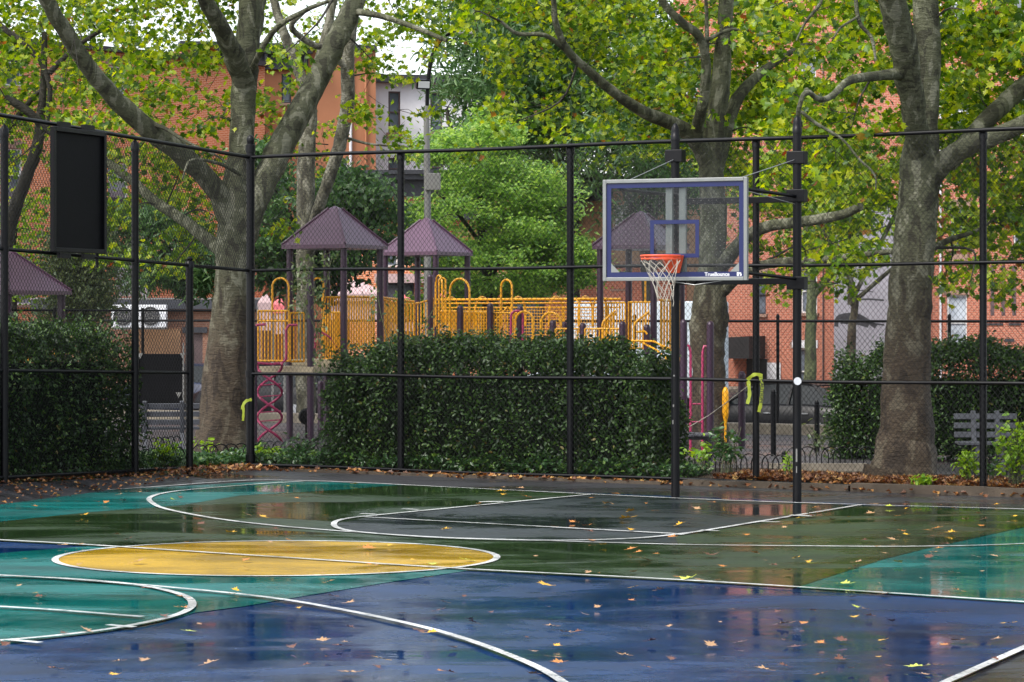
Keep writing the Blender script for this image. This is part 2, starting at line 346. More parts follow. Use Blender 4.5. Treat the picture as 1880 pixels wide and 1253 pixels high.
L1 = Vector((-940 / F * 34.0, 34.0, 0.17)); LD = (L1 - F0).normalized(); LE = F0 + LD * 8.6
FN = Vector((-FD.y, FD.x, 0)); 
if FN.y < 0: FN = -FN                                # away from the court
LN = Vector((LD.y, -LD.x, 0)).normalized()
if LN.x > 0: LN = -LN
# asphalt of the court yard, just above the park ground
yard = [F0 + FN * 0.05 + LN * .05, FE + FN * 0.05, Vector((16, 8, 0)), Vector((-16, 8, 0)), Vector((LE.x, LE.y, 0))]
sheet('asphalt', yard, 0.004, 'asphalt')
A = Gd(520, 884); Bp = Gd(1880, 938); BD = (Bp - A).normalized()
s0 = Gd(1755, 1253); s1 = Gd(1880, 1197); SD = (s1 - s0).normalized()
def isect(p, d_, q, e):
    den = d_.x * e.y - d_.y * e.x; t = ((q.x - p.x) * e.y - (q.y - p.y) * e.x) / den; return p + d_ * t
CR = isect(A, BD, s0, SD); near = s0 - SD * 7
left = Gd(0, 915); LDd = (left - A).normalized(); lf = A + LDd * 22
court = [A, CR, near, lf - Vector((0, 6, 0)), lf]
sheet('court_surface', court, 0.008, 'court_navy')
def zone(name, pix, mat, z=0.012, extra=()):
    return sheet(name, [Gd(x, y) for x, y in pix] + list(extra), z, mat)
zone('court_zone', [(520, 884.5), (740, 892), (640, 900), (560, 905), (440, 912), (330, 930), (170, 942), (0, 960), (-500, 985), (-500, 950), (0, 915.5), (260, 898)], 'court_teal')
zone('court_zone', [(740, 892.2), (1083, 908), (684, 951), (614, 964), (640, 976.5), (760, 988), (985, 996), (1245, 1003), (1240, 986.5), (1581, 930), (1880, 938.5), (2300, 955), (1880, 970), (1700, 1010), (1620, 1030), (1460, 1082), (1120, 1064), (860, 1050), (160, 1005), (0, 996.5), (-500, 985.5), (0, 960.2), (170, 942.2), (330, 930.2), (440, 912.2), (560, 905.2), (640, 900.2)], 'court_green')
zone('court_zone', [(1083, 908.2), (1581, 929.7), (1240, 986.2), (1245, 1002.8), (985, 995.8), (760, 987.8), (640, 976.3), (614.5, 964), (684.4, 951)], 'court_lane')
zone('court_zone', [(1462, 1082), (1622, 1030), (1702, 1010), (1882, 970.2), (2300, 955.5), (2500, 1100), (1880, 1110)], 'court_teal')
zone('court_zone', [(-500, 1040), (0, 1018), (160, 1005.5), (860, 1050.2), (700, 1074), (560, 1097), (450, 1116), (357, 1128), (330, 1137), (200, 1163), (0, 1187), (-500, 1215)], 'court_teal')
# yellow centre circle: its ground circle from the ellipse extremes
yc = Gd(509, 1027); rad = 0.5 * (912 - 105) / (1027 - HOR) * CAMZ
cD = 0.5 * (CAMZ * F / (996.5 - HOR) + CAMZ * F / (1061.5 - HOR)); cX = (509 - 940) * cD / F; cY = cD; cR = 0.5 * (912 - 105) * cD / F; rz_ = 0.5 * (CAMZ * F / (996.5 - HOR) - CAMZ * F / (1061.5 - HOR))
sheet('court_zone', [(cX + cR * math.cos(a) , cY + rz_ * math.sin(a)) for a in np.linspace(0, 2 * math.pi, 97)[:-1]], 0.016, 'court_yellow')
LW = 0.065
def ribbon(pts, w=LW, z=0.020, closed=False, name='court_line'):
    pts = [Vector((p[0], p[1], 0)) for p in pts]; n = len(pts); a = []; b = []
    for i in range(n):
        p, q = (pts[(i - 1) % n], pts[(i + 1) % n]) if closed else (pts[max(i - 1, 0)], pts[min(i + 1, n - 1)])
        t = (q - p).normalized(); s = Vector((-t.y, t.x, 0)) * w / 2; a.append(pts[i] + s); b.append(pts[i] - s)
    m = MB(); vs = [(v.x, v.y, z) for v in a + b]; k = n if closed else n - 1
    m.add(vs, [(i, n + i, n + (i + 1) % n, (i + 1) % n) for i in range(k)]); return tag(m.build(name, 'court_line'), kind='structure')
ribbon([(cX + cR * math.cos(a), cY + rz_ * math.sin(a)) for a in np.linspace(0, 2 * math.pi, 97)[:-1]], closed=True)
def pline(pix, step=8, z=0.020, w=LW):
    g = [Gd(x, y) for x, y in pix]; ribbon([tuple(p[:2]) for p in (crom([tuple(q) for q in g], step) if len(g) > 2 else g)], z=z, w=w)
pline([(-600, 955), (0, 915), (260, 898), (452, 884.6), (556, 885), (640, 887.8)], z=0.020)
pline([(640, 887.8), (860, 899), (1083, 910), (1320, 921), (1581, 929.6), (1880, 938), (2300, 952)], z=0.021)
pline([(556, 886.5), (470, 892), (330, 904), (278, 915), (280, 927), (310, 939), (400, 956), (500, 968), (630, 979), (800, 990), (985, 996), (1245, 1003.5), (1500, 1006.5), (1686, 1007), (1880, 1002), (2150, 985)], z=0.022)
pline([(1083, 911), (684, 950)], z=0.023); pline([(1581, 930), (1245, 986)], z=0.023)
pline([(670, 953), (1240, 984)], z=0.024)
pline([(700, 949), (650, 954), (620, 960), (613, 967), (622, 974), (660, 981), (760, 989), (860, 994), (985, 996.5), (1110, 995), (1200, 990), (1300, 978)], z=0.0255)
pline([(-500, 970), (0, 996), (155, 1004.5), (500, 1027), (860, 1050), (1300, 1073), (1880, 1111), (2400, 1145)], z=0.027)
pline([(-500, 1048), (0, 1063), (150, 1070), (260, 1081), (330, 1097), (353, 1113), (338, 1130), (280, 1147), (170, 1166), (0, 1183), (-400, 1210)], z=0.0285)
pline([(-500, 1098), (0, 1120.5), (262, 1139.5)], z=0.030); pline([(198, 1154.5), (247, 1159)], z=0.030, w=0.07); pline([(12, 1182), (74, 1188)], z=0.031, w=0.07)
pline([(-500, 1042), (0, 1062.5), (230, 1078), (470, 1101), (630, 1127), (800, 1165), (930, 1209), (1026, 1256), (1100, 1330), (1130, 1420)], z=0.0315)
ribbon([near, CR], z=0.0325)
for a_, b_ in (((880, 926.5), (925, 926.0)), ((738, 939.5), (770, 941)), ((662, 948.5), (690, 949.5)), ((1450, 951.5), (1494, 953)), ((1287, 979), (1320, 980.5)), ((1390, 963), (1432, 964))):
    pline([a_, b_], w=0.14 if a_[0] in (880, 1450) else 0.07, z=0.0335)
# planting beds behind the two fences
def bed(name, P, Q, n, w, z0, z1, mat='soil', off=0.10):
    m = MB(); a = P + n * off; b = Q + n * off; c = Q + n * (off + w); d_ = P + n * (off + w)
    vs = []; NX, NY = 60, 8
    for j in range(NY + 1):
        for i in range(NX + 1):
            p = a.lerp(b, i / NX).lerp(d_.lerp(c, i / NX), j / NY); e = math.sin(math.pi * j / NY) ** 0.5
            vs.append((p.x, p.y, z0 + (z1 - z0) * e + 0.03 * mnoise.noise(Vector((p.x * 2, p.y * 2, 0))) + (P.z + (Q.z - P.z) * i / NX)))
    m.add(vs, [(j * (NX + 1) + i, j * (NX + 1) + i + 1, (j + 1) * (NX + 1) + i + 1, (j + 1) * (NX + 1) + i) for j in range(NY) for i in range(NX)])
    return tag(m.build(name, mat, smooth=True), kind='structure')
bed('planting_bed', F0 + Vector((0, 0, 0)), FE, FN, 3.2, 0.0, 0.10)
bed('planting_bed', F0 + LD * 2.6, LE, LN, 2.6, 0.0, 0.16)
# sloping verge before the left fence, covered by litter
m = MB(); q0 = F0 + LD * 2.3; q1 = LE; inn = -LN
m.add([(q0 + inn * 0.55).to_tuple()[:2] + (0.006,), (q1 + inn * 0.9).to_tuple()[:2] + (0.006,), (q1.x, q1.y, q1.z), (q0.x, q0.y, q0.z * 0.9)], [(0, 1, 2, 3)])
tag(m.build('verge', 'asphalt'), kind='structure')
# low broken kerb just before the back fence
for k, (xa, xb, nm) in enumerate(((560, 1230, 0.06), (1270, 1572, 0.10), (1576, 1990, 0.13))):
    a = on_line(xa, F0, FE) - FN * 0.16; b = on_line(xb, F0, FE) - FN * 0.16
    m = MB(); pts = [a.lerp(b, t) for t in np.linspace(0, 1, 16)]
    for i in range(15): 
        p, q = pts[i], pts[i + 1]; h = nm * (1 + 0.12 * mnoise.noise(p * 1.7)); m.bar((p.x, p.y, h / 2 - 0.02), (q.x, q.y, h / 2 - 0.02), 0.2, h)
    tag(m.build('kerb', 'kerb_stone'), kind='structure')

# ================================================================== CHAIN-LINK FENCES
def chain(name, A, B, zl, zh, parent, r=0.0034, wx=0.036, wz=0.043):
    L = math.hypot(B.x - A.x, B.y - A.y); ns = int(L / wx); nz = int((zh - zl) / wz)
    e = np.array([(B.x - A.x) / L, (B.y - A.y) / L, (B.z - A.z) / L]); nn = np.array([-e[1], e[0], 0])
    i = np.arange(ns)[:, None]; j = np.arange(nz + 1)[None]
    x = np.where((i + j) % 2 == 0, i, i + 1) * wx; x = x + 0 * j
    dep = np.where((i + j) % 2 == 0, 0.004, -0.004)
    P = np.array([A.x, A.y, A.z + zl])[None, None] + x[..., None] * e + np.broadcast_to(j, x.shape)[..., None] * np.array([0, 0, wz]) + dep[..., None] * nn
    P = P + 0.03 * np.sin(x * 0.9 + j * 0.07)[..., None] * nn      # slight belly of the fabric
    offs = [r * (math.cos(a) * e + math.sin(a) * nn) for a in (math.pi / 2, math.pi * 7 / 6, math.pi * 11 / 6)]
    Vv = np.stack([P + o_ for o_ in offs], axis=2)                  # ns, nz+1, 3, 3
    base = (np.arange(ns)[:, None, None] * (nz + 1) + np.arange(nz)[None, :, None]) * 3 + np.arange(3)[None, None]
    nxt = (np.arange(ns)[:, None, None] * (nz + 1) + np.arange(nz)[None, :, None]) * 3 + ((np.arange(3) + 1) % 3)[None, None]
    idx = np.stack([base, nxt, nxt + 3, base + 3], axis=-1).reshape(-1)
    return link(name, raw_mesh(name, Vv.reshape(-1, 3) - np.array(parent.location), idx, np.full(ns * nz * 3, 4), 'black_vinyl'), parent)
FT = 4.60; R1 = 2.93; R2 = 1.41; RB = 0.07
def post(px, A, B, zt, parent, r=0.048, cap=True, zb=-0.1):
    p = on_line(px, A, B); m = MB(); m.tube([(p.x, p.y, zb), (p.x, p.y, zt)], r, 14)
    if cap: m.lathe((p.x, p.y, zt), [(r * 1.18, -0.09), (r * 1.18, 0), (r * 0.7, 0.03), (r * 0.25, 0.06)], 14)
    for z in [q for q in (R2, R1) if q > zb + .02]: m.lathe((p.x, p.y, z + p.z), [(r * 1.14, -0.04), (r * 1.14, 0.04)], 14)
    return m.build('post', 'black_metal', parent, smooth=True)
def rail(A, B, z, parent, r=0.024, sag=0.0):
    pts = []
    for t in np.linspace(0, 1, 30):
        p = A.lerp(B, t); pts.append((p.x, p.y, p.z + z + sag * math.sin(t * 17) ))
    m = MB(); m.tube(pts, r, 8); return m.build('rail', 'black_metal', parent, smooth=True)
fb = thing('chain_link_fence', 'tall black chain link fence running behind the hoop, from corner post to right edge', 'fence', tuple(F0))
pA, pB = F0 + FN * 0.05, FE + FN * 0.05
for px in (736, 1047, 1388, 1805, 2260):
    post(px, pA, pB, FT - 0.02, fb, 0.05 if px < 1300 else 0.046)
for z in (FT, R1, R2, RB): rail(F0 - FN * 0.03, FE - FN * 0.03, z, fb, 0.027 if z == FT else 0.023, 0.008)
chain('chain_link_mesh', F0, FE, 0.05, FT, fb)
m = MB(); m.tube([(F0.x, F0.y, -0.1), (F0.x, F0.y, 4.80)], 0.062, 16); m.lathe((F0.x, F0.y, 4.80), [(0.075, -0.12), (0.075, -0.02), (0.05, 0), (0.055, 0.03), (0.062, 0.07), (0.045, 0.11), (0.015, 0.13)], 16)
for z in (RB + .1, R2, R1, FT): m.lathe((F0.x, F0.y, z), [(0.075, -0.05), (0.075, 0.05)], 14)
m.build('corner_post', 'black_metal', fb, smooth=True)
# left fence with the gate opening
fl = thing('chain_link_fence', 'tall black chain link fence on the left with the gateway beside the corner post', 'fence', tuple(F0))
post(248, F0, LE, FT, fl, 0.05); post(8, F0, LE, FT, fl, 0.05); post(-260, F0, LE, FT, fl, 0.05)
post(178, F0, LE, FT, fl, 0.022, False, 2.9)
gp = on_line(348, F0, LE); m = MB(); m.tube([(gp.x, gp.y, -0.1), (gp.x, gp.y, 3.02)], 0.052, 14); m.lathe((gp.x, gp.y, 3.02), [(0.064, -0.08), (0.064, 0), (0.04, 0.02), (0.05, 0.05), (0.02, 0.08)], 14)
m.build('gate_post', 'black_metal', fl, smooth=True)
rail(F0, LE, FT + 0.0, fl, 0.028); rail(F0, LE, R1, fl, 0.024)
rail(gp, LE, R2, fl, 0.022); g2 = on_line(325, F0, LE); rail(g2, LE, RB, fl, 0.026)
chain('chain_link_mesh', F0, LE, R1, FT, fl); chain('chain_link_mesh', gp, LE, 0.05, R1, fl)
# low far fence between the playground and the street
P0 = W(1330, 588, 53.0); P0.z = 0; P1 = P0 + U * 9.5; P0 = P0 - U * 16
ff = thing('chain_link_fence', 'low black chain link fence along the street behind the playground', 'fence', (P0.x, P0.y, 0))
FH = zat(590, 53.0)
for px in (900, 1165, 1428, 1743, 1905):
    p = on_line(px, P0, P1); m = MB(); m.tube([(p.x, p.y, -0.1), (p.x, p.y, FH + 0.10)], 0.032, 10); m.lathe((p.x, p.y, FH + .1), [(0.04, -0.03), (0.03, 0.02), (0.01, 0.04)], 10); m.build('post', 'black_metal', ff, smooth=True)
rail(P0, P1, FH, ff, 0.026); rail(P0, P1, 0.15, ff, 0.02)
chain('chain_link_mesh', P0, P1, 0.1, FH, ff, 0.0026, 0.05, 0.058)
Q0 = W(-60, 570, 50.0); Q0.z = 0; Q1 = W(470, 572, 54.5); Q1.z = 0
f3 = thing('chain_link_fence', 'thin black fence seen behind the left hedge and the gateway', 'fence', tuple(Q0))
for px in (100, 262, 420):
    p = on_line(px, Q0, Q1); m = MB(); m.tube([(p.x, p.y, -0.1), (p.x, p.y, 2.42)], 0.03, 10); m.build('post', 'black_metal', f3, smooth=True)
rail(Q0, Q1, 2.37, f3, 0.02)
chain('chain_link_mesh', Q0, Q1, 0.3, 2.37, f3, 0.0022, 0.05, 0.058)

# black framed panel hung on the left fence
pa = on_line(80, F0, LE); pb = on_line(178, F0, LE); ax = (pb - pa).normalized(); ax.z = 0; ax.normalize(); nrm = Vector((ax.y, -ax.x, 0))
if nrm.y > 0: nrm = -nrm
ctr = (pa + pb) / 2 + nrm * 0.10; wd_ = (pb - pa).length; zb_ = zat(465, ctr.y); zt_ = zat(238, ctr.y)
sb = thing('panel_board', 'tall black framed blank panel hung on the left fence', 'panel', (ctr.x, ctr.y, zb_))
M3 = Matrix((ax, -nrm, Vector((0, 0, 1)))).transposed(); hh = zt_ - zb_
def pbx(name, x, z, w, h, dep, th, mat='board_black'):
    m = MB(); m.box(Vector((ctr.x, ctr.y, zb_)) + ax * x + nrm * dep + Vector((0, 0, z)), (w, th, h), M=M3); return m.build(name, mat, sb, bevel=0.006)
pbx('face', 0, hh / 2, wd_ - 0.06, hh - 0.06, 0, 0.02)
m = MB()
for x, z, w, h in ((-wd_ / 2 + .03, hh / 2, .06, hh), (wd_ / 2 - .03, hh / 2, .06, hh), (0, .03, wd_ - .12, .06), (0, hh - .03, wd_ - .12, .06)):
    m.box(Vector((ctr.x, ctr.y, zb_)) + ax * x + nrm * 0.025 + Vector((0, 0, z)), (w, 0.06, h), M=M3)
m.build('frame', 'black_metal', sb, bevel=0.006)
m = MB()
for x in (-wd_ * .25, wd_ * .2):
    for z in (-.04, hh + .04): m.box(Vector((ctr.x, ctr.y, zb_)) + ax * x + Vector((0, 0, z)), (wd_ * .2, 0.05, 0.07), M=M3); m.build('bracket', 'black_metal', sb); m = MB()

# ================================================================== HOOP
h1 = Gd(1240, 915); h2 = Gd(1463.5, 923); hd = (h2 - h1).normalized(); hn = Vector((hd.y, -hd.x, 0))   # towards the court
HB = thing('basketball_hoop', 'basketball hoop with clear blue edged backboard on two tall black posts', 'basketball hoop', ((h1.x + h2.x) / 2, (h1.y + h2.y) / 2, 0))
for p, pyt in ((h1, 227), (h2, 213)):
    zt = zat(pyt, p.y); m = MB(); r = 0.053
    m.tube([(p.x, p.y, -0.1), (p.x, p.y, zt - 0.15)], r, 18)
    m.lathe((p.x, p.y, zt - .15), [(r * 1.12, -0.06), (r * 1.12, 0.0), (r * 1.02, 0.005), (r * 1.0, 0.05), (r * .85, 0.10), (r * .5, 0.135), (0.008, 0.15)], 16)
    po = m.build('post', 'black_metal', HB, smooth=True)
    for py in ((290, 360, 520) if p is h2 else (287, 367)):
        z = zat(py, p.y); q = MB(); q.bar(Vector((p.x, p.y, z)) - hd * 0.115, Vector((p.x, p.y, z)) + hd * 0.115, 0.13, 0.155); q.build('clamp', 'black_metal', HB, bevel=0.008)
for py in (371, 518):
    z = zat(py, h1.y); m = MB(); m.bar((h1.x, h1.y, z), (h2.x, h2.y, z), 0.07, 0.075); m.build('crossbeam', 'black_metal', HB, bevel=0.005)
# backboard: 1.83 x 1.22, in the plane of the posts, in front of them
BW, BH = 1.83, 1.22
scl = 154.0; Db = F / scl; bc = W(1239, 422, Db)
bx = Vector((math.cos(R(23.5)), -math.sin(R(23.5)), 0)); bn = Vector((bx.y, -bx.x, 0))
if bn.y > 0: bn = -bn
MBm = Matrix((bx, -bn, Vector((0, 0, 1)))).transposed()
BZ = Vector((0, 0, 1))
def bb(m, x, z, w, h, dep, th): m.box(bc + bx * x + BZ * z + bn * dep, (w, th, h), M=MBm)
m = MB(); bb(m, 0, 0, BW - .06, BH - .06, 0, 0.012); m.build('backboard', 'clear_board', HB)
m = MB(); fw = 0.045
for x, z, w, h in ((-BW / 2 + fw / 2, 0, fw, BH), (BW / 2 - fw / 2, 0, fw, BH), (0, BH / 2 - fw / 2, BW - 2 * fw, fw), (0, -BH / 2 + fw / 2, BW - 2 * fw, fw)): bb(m, x, z, w, h, 0, 0.06)
m.build('board_frame', 'board_frame', HB, bevel=0.006)
m = MB(); bw = 0.060; iw, ih = BW - 2 * fw, BH - 2 * fw
for x, z, w, h in ((-iw / 2 + bw / 2, 0, bw, ih), (iw / 2 - bw / 2, 0, bw, ih), (0, ih / 2 - bw / 2, iw - 2 * bw, bw), (0, -ih / 2 + bw / 2, iw - 2 * bw, bw)): bb(m, x, z, w, h, 0.009, 0.004)
m.build('blue_border', 'board_blue', HB)
m = MB(); tw, tb = 0.62, 0.048; tz = -BH / 2 + 0.50; th_ = 0.45
for x, z, w, h in ((-tw / 2 + tb / 2, tz, tb, th_), (tw / 2 - tb / 2, tz, tb, th_), (0, tz + th_ / 2 - tb / 2, tw - 2 * tb, tb), (0, tz - th_ / 2 + tb / 2, tw - 2 * tb, tb)): bb(m, x, z, w, h, 0.010, 0.004)
m.build('target_square', 'board_blue', HB)
m = MB()       # corner gussets
for sx in (-1, 1):
    c0 = bc + bx * (sx * (iw / 2 - bw)) + BZ * (-ih / 2 + bw) + bn * 0.012
    m.add([c0, c0 - bx * sx * 0.11, c0 + BZ * 0.11], [(0, 1, 2)]); m.build('gusset', 'board_frame', HB); m = MB()
m = MB()       # rows of small pale holes
for j in range(26):
    for i in range(16):
        x = -iw / 2 + bw + 0.04 + i * 0.096 + (0.048 if j % 2 else 0); z = -ih / 2 + bw + .02 + j * 0.036
        if abs(x) < iw / 2 - bw - .02 and abs(z) < ih / 2 - bw - .02:
            m.lathe(bc + bx * x + BZ * z + bn * 0.0075, [(0.0040, 0), (0.0040, 0.002)], 6, M=Matrix((bx, BZ, bn)).transposed())
hol = m.build('perforations', 'lamp_grey', HB); hol['kind'] = 'stuff'
m = MB()       # centre mounting channel behind the board
for x in (-0.085, 0.085): bb(m, x, 0.02, 0.085, BH - 0.1, -0.05, 0.05)
m.build('mounting_rail', 'board_frame', HB, bevel=0.004)
def textobj(body, size, mat, M, loc, name, parent, depth=0.002, align='LEFT'):
    cu = bpy.data.curves.new(name, 'FONT'); cu.body = body; cu.size = size; cu.extrude = depth; cu.align_x = align; cu.offset = size * 0.02
    o = bpy.data.objects.new(name, cu); COL.objects.link(o); bpy.context.view_layer.update()
    me = bpy.data.meshes.new_from_object(o.evaluated_get(bpy.context.evaluated_depsgraph_get())); bpy.data.objects.remove(o)
    for v in me.vertices: v.co = M @ v.co + Vector(loc) - (parent.location if parent else Vector())
    me.materials.clear(); me.materials.append(MATS[mat]); return link(name, me, parent)
textobj('TrueBounce', 0.062, 'white_paint', Matrix((bx, BZ, bn)).transposed(), bc + bx * 0.38 + BZ * (-ih / 2 + 0.010) + bn * 0.013, 'lettering', HB)
m = MB()
for q in ((0, 0, .03, .055), (.035, .02, .03, .02), (.045, -.012, .03, .03)): bb(m, 0.795 + q[0] * .8, -ih / 2 + 0.030 + q[1] * .6, q[2] * .8, q[3] * .8, 0.0135, 0.003)
m.build('emblem', 'white_paint', HB)
# rim, flange, net
RIMR = 0.232; rc = bc + bn * (RIMR + 0.17) + bx * 0.0; rc.z = zat(470, rc.y)
rc.x = (1213 - 940) * rc.y / F
def circ(c, r, n=36): return [c + Vector((r * math.cos(a), r * math.sin(a), 0)) for a in np.linspace(0, 2 * math.pi, n + 1)]
m = MB(); m.tube(circ(rc, RIMR), 0.0105, 10, False); m.tube(circ(rc - BZ * 0.035, RIMR - .004), 0.007, 8, False)
for k in range(12):
    a = 2 * math.pi * k / 12; p = rc + Vector((math.cos(a), math.sin(a), 0)) * RIMR; q = rc - BZ * .04 + Vector((math.cos(a + .25), math.sin(a + .25), 0)) * RIMR
    m.tube([p, (p + q) / 2 - BZ * .03, q], 0.004, 6)
m.build('rim', 'rim_orange', HB, smooth=True)
fp = bc + bn * 0.03; fp.z = rc.z
bk = rc - bn * RIMR
m = MB(); wt, wb = 0.13, 0.075
m.add([bk + bx * -wt + BZ * .01, bk + bx * wt + BZ * .01, fp + bx * wt + BZ * .01, fp - bx * wt + BZ * .01, bk + bx * -wb - BZ * .02, bk + bx * wb - BZ * .02, fp + bx * wb - BZ * .20, fp - bx * wb - BZ * .20], [(0, 1, 2, 3), (4, 7, 6, 5), (0, 4, 5, 1), (1, 5, 6, 2), (2, 6, 7, 3), (3, 7, 4, 0)])
m.build('rim_bracket', 'rim_orange', HB, bevel=0.004)
m = MB(); rng = random.Random(3)
def netp(k, lv):     # ragged, pinched net hanging a little to one side
    a = 2 * math.pi * k / 12; t = lv / 7; r = RIMR * (1 - 0.62 * t ** 0.7) ; c = rc - BZ * (0.05 + 0.46 * t) + bx * (0.06 * t)
    return c + Vector((math.cos(a) * r, math.sin(a) * r, 0.02 * math.sin(3 * a + lv)))
for k in range(12):
    for s in (-1, 1):
        if (k * 2 + s) % 7 == 3: continue
        pts = [netp(k + s * 0.5 * lv, lv) for lv in range(8)]; m.tube(pts[:(5 if k % 4 == 1 else 8)], 0.0034, 5)
    if k % 3 == 0:
        e = netp(k, 7); m.tube([e, e + Vector((0.01, 0.0, -0.05)), e + Vector((0.03 * math.sin(k), 0, -0.10))], 0.004, 5)
m.build('net', 'net_cord', HB)
# arms and stays
m = MB()
def at2(px, py, D): return W(px, py, D)
for py0, py1 in ((346, 361), (500, 512)):
    a = bc + bx * (BW / 2 - 0.10) - bn * 0.05; a.z = zat(py0, a.y); b = Vector((h2.x, h2.y, zat(py1, h2.y))) + hn * .06
    m = MB(); m.tube([a, b], 0.021, 10); m.build('support_arm', 'black_metal', HB, smooth=True)
    a = bc - bx * (BW / 2 - 0.20) - bn * 0.05; a.z = zat(py0 + 2, a.y); b = Vector((h1.x, h1.y, zat(py1 - 2, h1.y))) + hn * .05
    m = MB(); m.tube([a, b], 0.021, 10); m.build('support_arm', 'black_metal', HB, smooth=True)
for x in (-.10, .10):
    a = bc + bx * x - bn * .07; a.z = zat(518, h1.y); b = h1.lerp(h2, 0.02 if x < 0 else 0.16); b.z = a.z; m = MB(); m.tube([a, b], 0.022, 10); m.build('support_arm', 'black_metal', HB, smooth=True)
ta = bc + bx * (BW / 2 - .06) + BZ * (BH / 2); tb2 = bc - bx * (BW / 2 - .35) + BZ * (BH / 2)
for q_ in ([ta, Vector((h2.x, h2.y, zat(292, h2.y)))], [tb2, Vector((h1.x, h1.y, zat(292, h1.y)))], [ta - BZ * .15, Vector((h2.x, h2.y, zat(376, h2.y)))]):
    m = MB(); m.tube(q_, 0.005, 6); m.build('stay_cable', 'cable_steel', HB)
m = MB()
a = bc + bx * (-.1) - BZ * (BH / 2) ; b = bc + bx * .6 - BZ * (BH / 2); m.tube([a, a.lerp(b, .5) - BZ * .05, b], 0.005, 6)
m.build('stay_cable', 'cable_steel', HB)
m = MB(); p = Vector((h2.x, h2.y, zat(700, h2.y))); vd = Vector((0, -1, 0)); m.lathe(p + vd * 0.056, [(0.047, 0), (0.047, 0.003)], 20, M=Matrix(((1, 0, 0), (0, 0, 1), (0, -1, 0))).transposed().inverted() @ Matrix.Identity(3)); m.build('sticker', 'white_paint', HB)
m = MB()
for px, py, w, h in ((1464, 836, .018, .16), (1464, 862, .012, .08), (1239, 690, .02, .02), (1238, 745, .018, .03), (1237, 775, .014, .05)):
    q = h2 if px > 1400 else h1; m.box((q.x + (px - (1463 if px > 1400 else 1239)) * .007 - .02, q.y - 0.0555, zat(py, q.y)), (w, .002, h))
m.build('paint_chip', 'lamp_grey', HB)

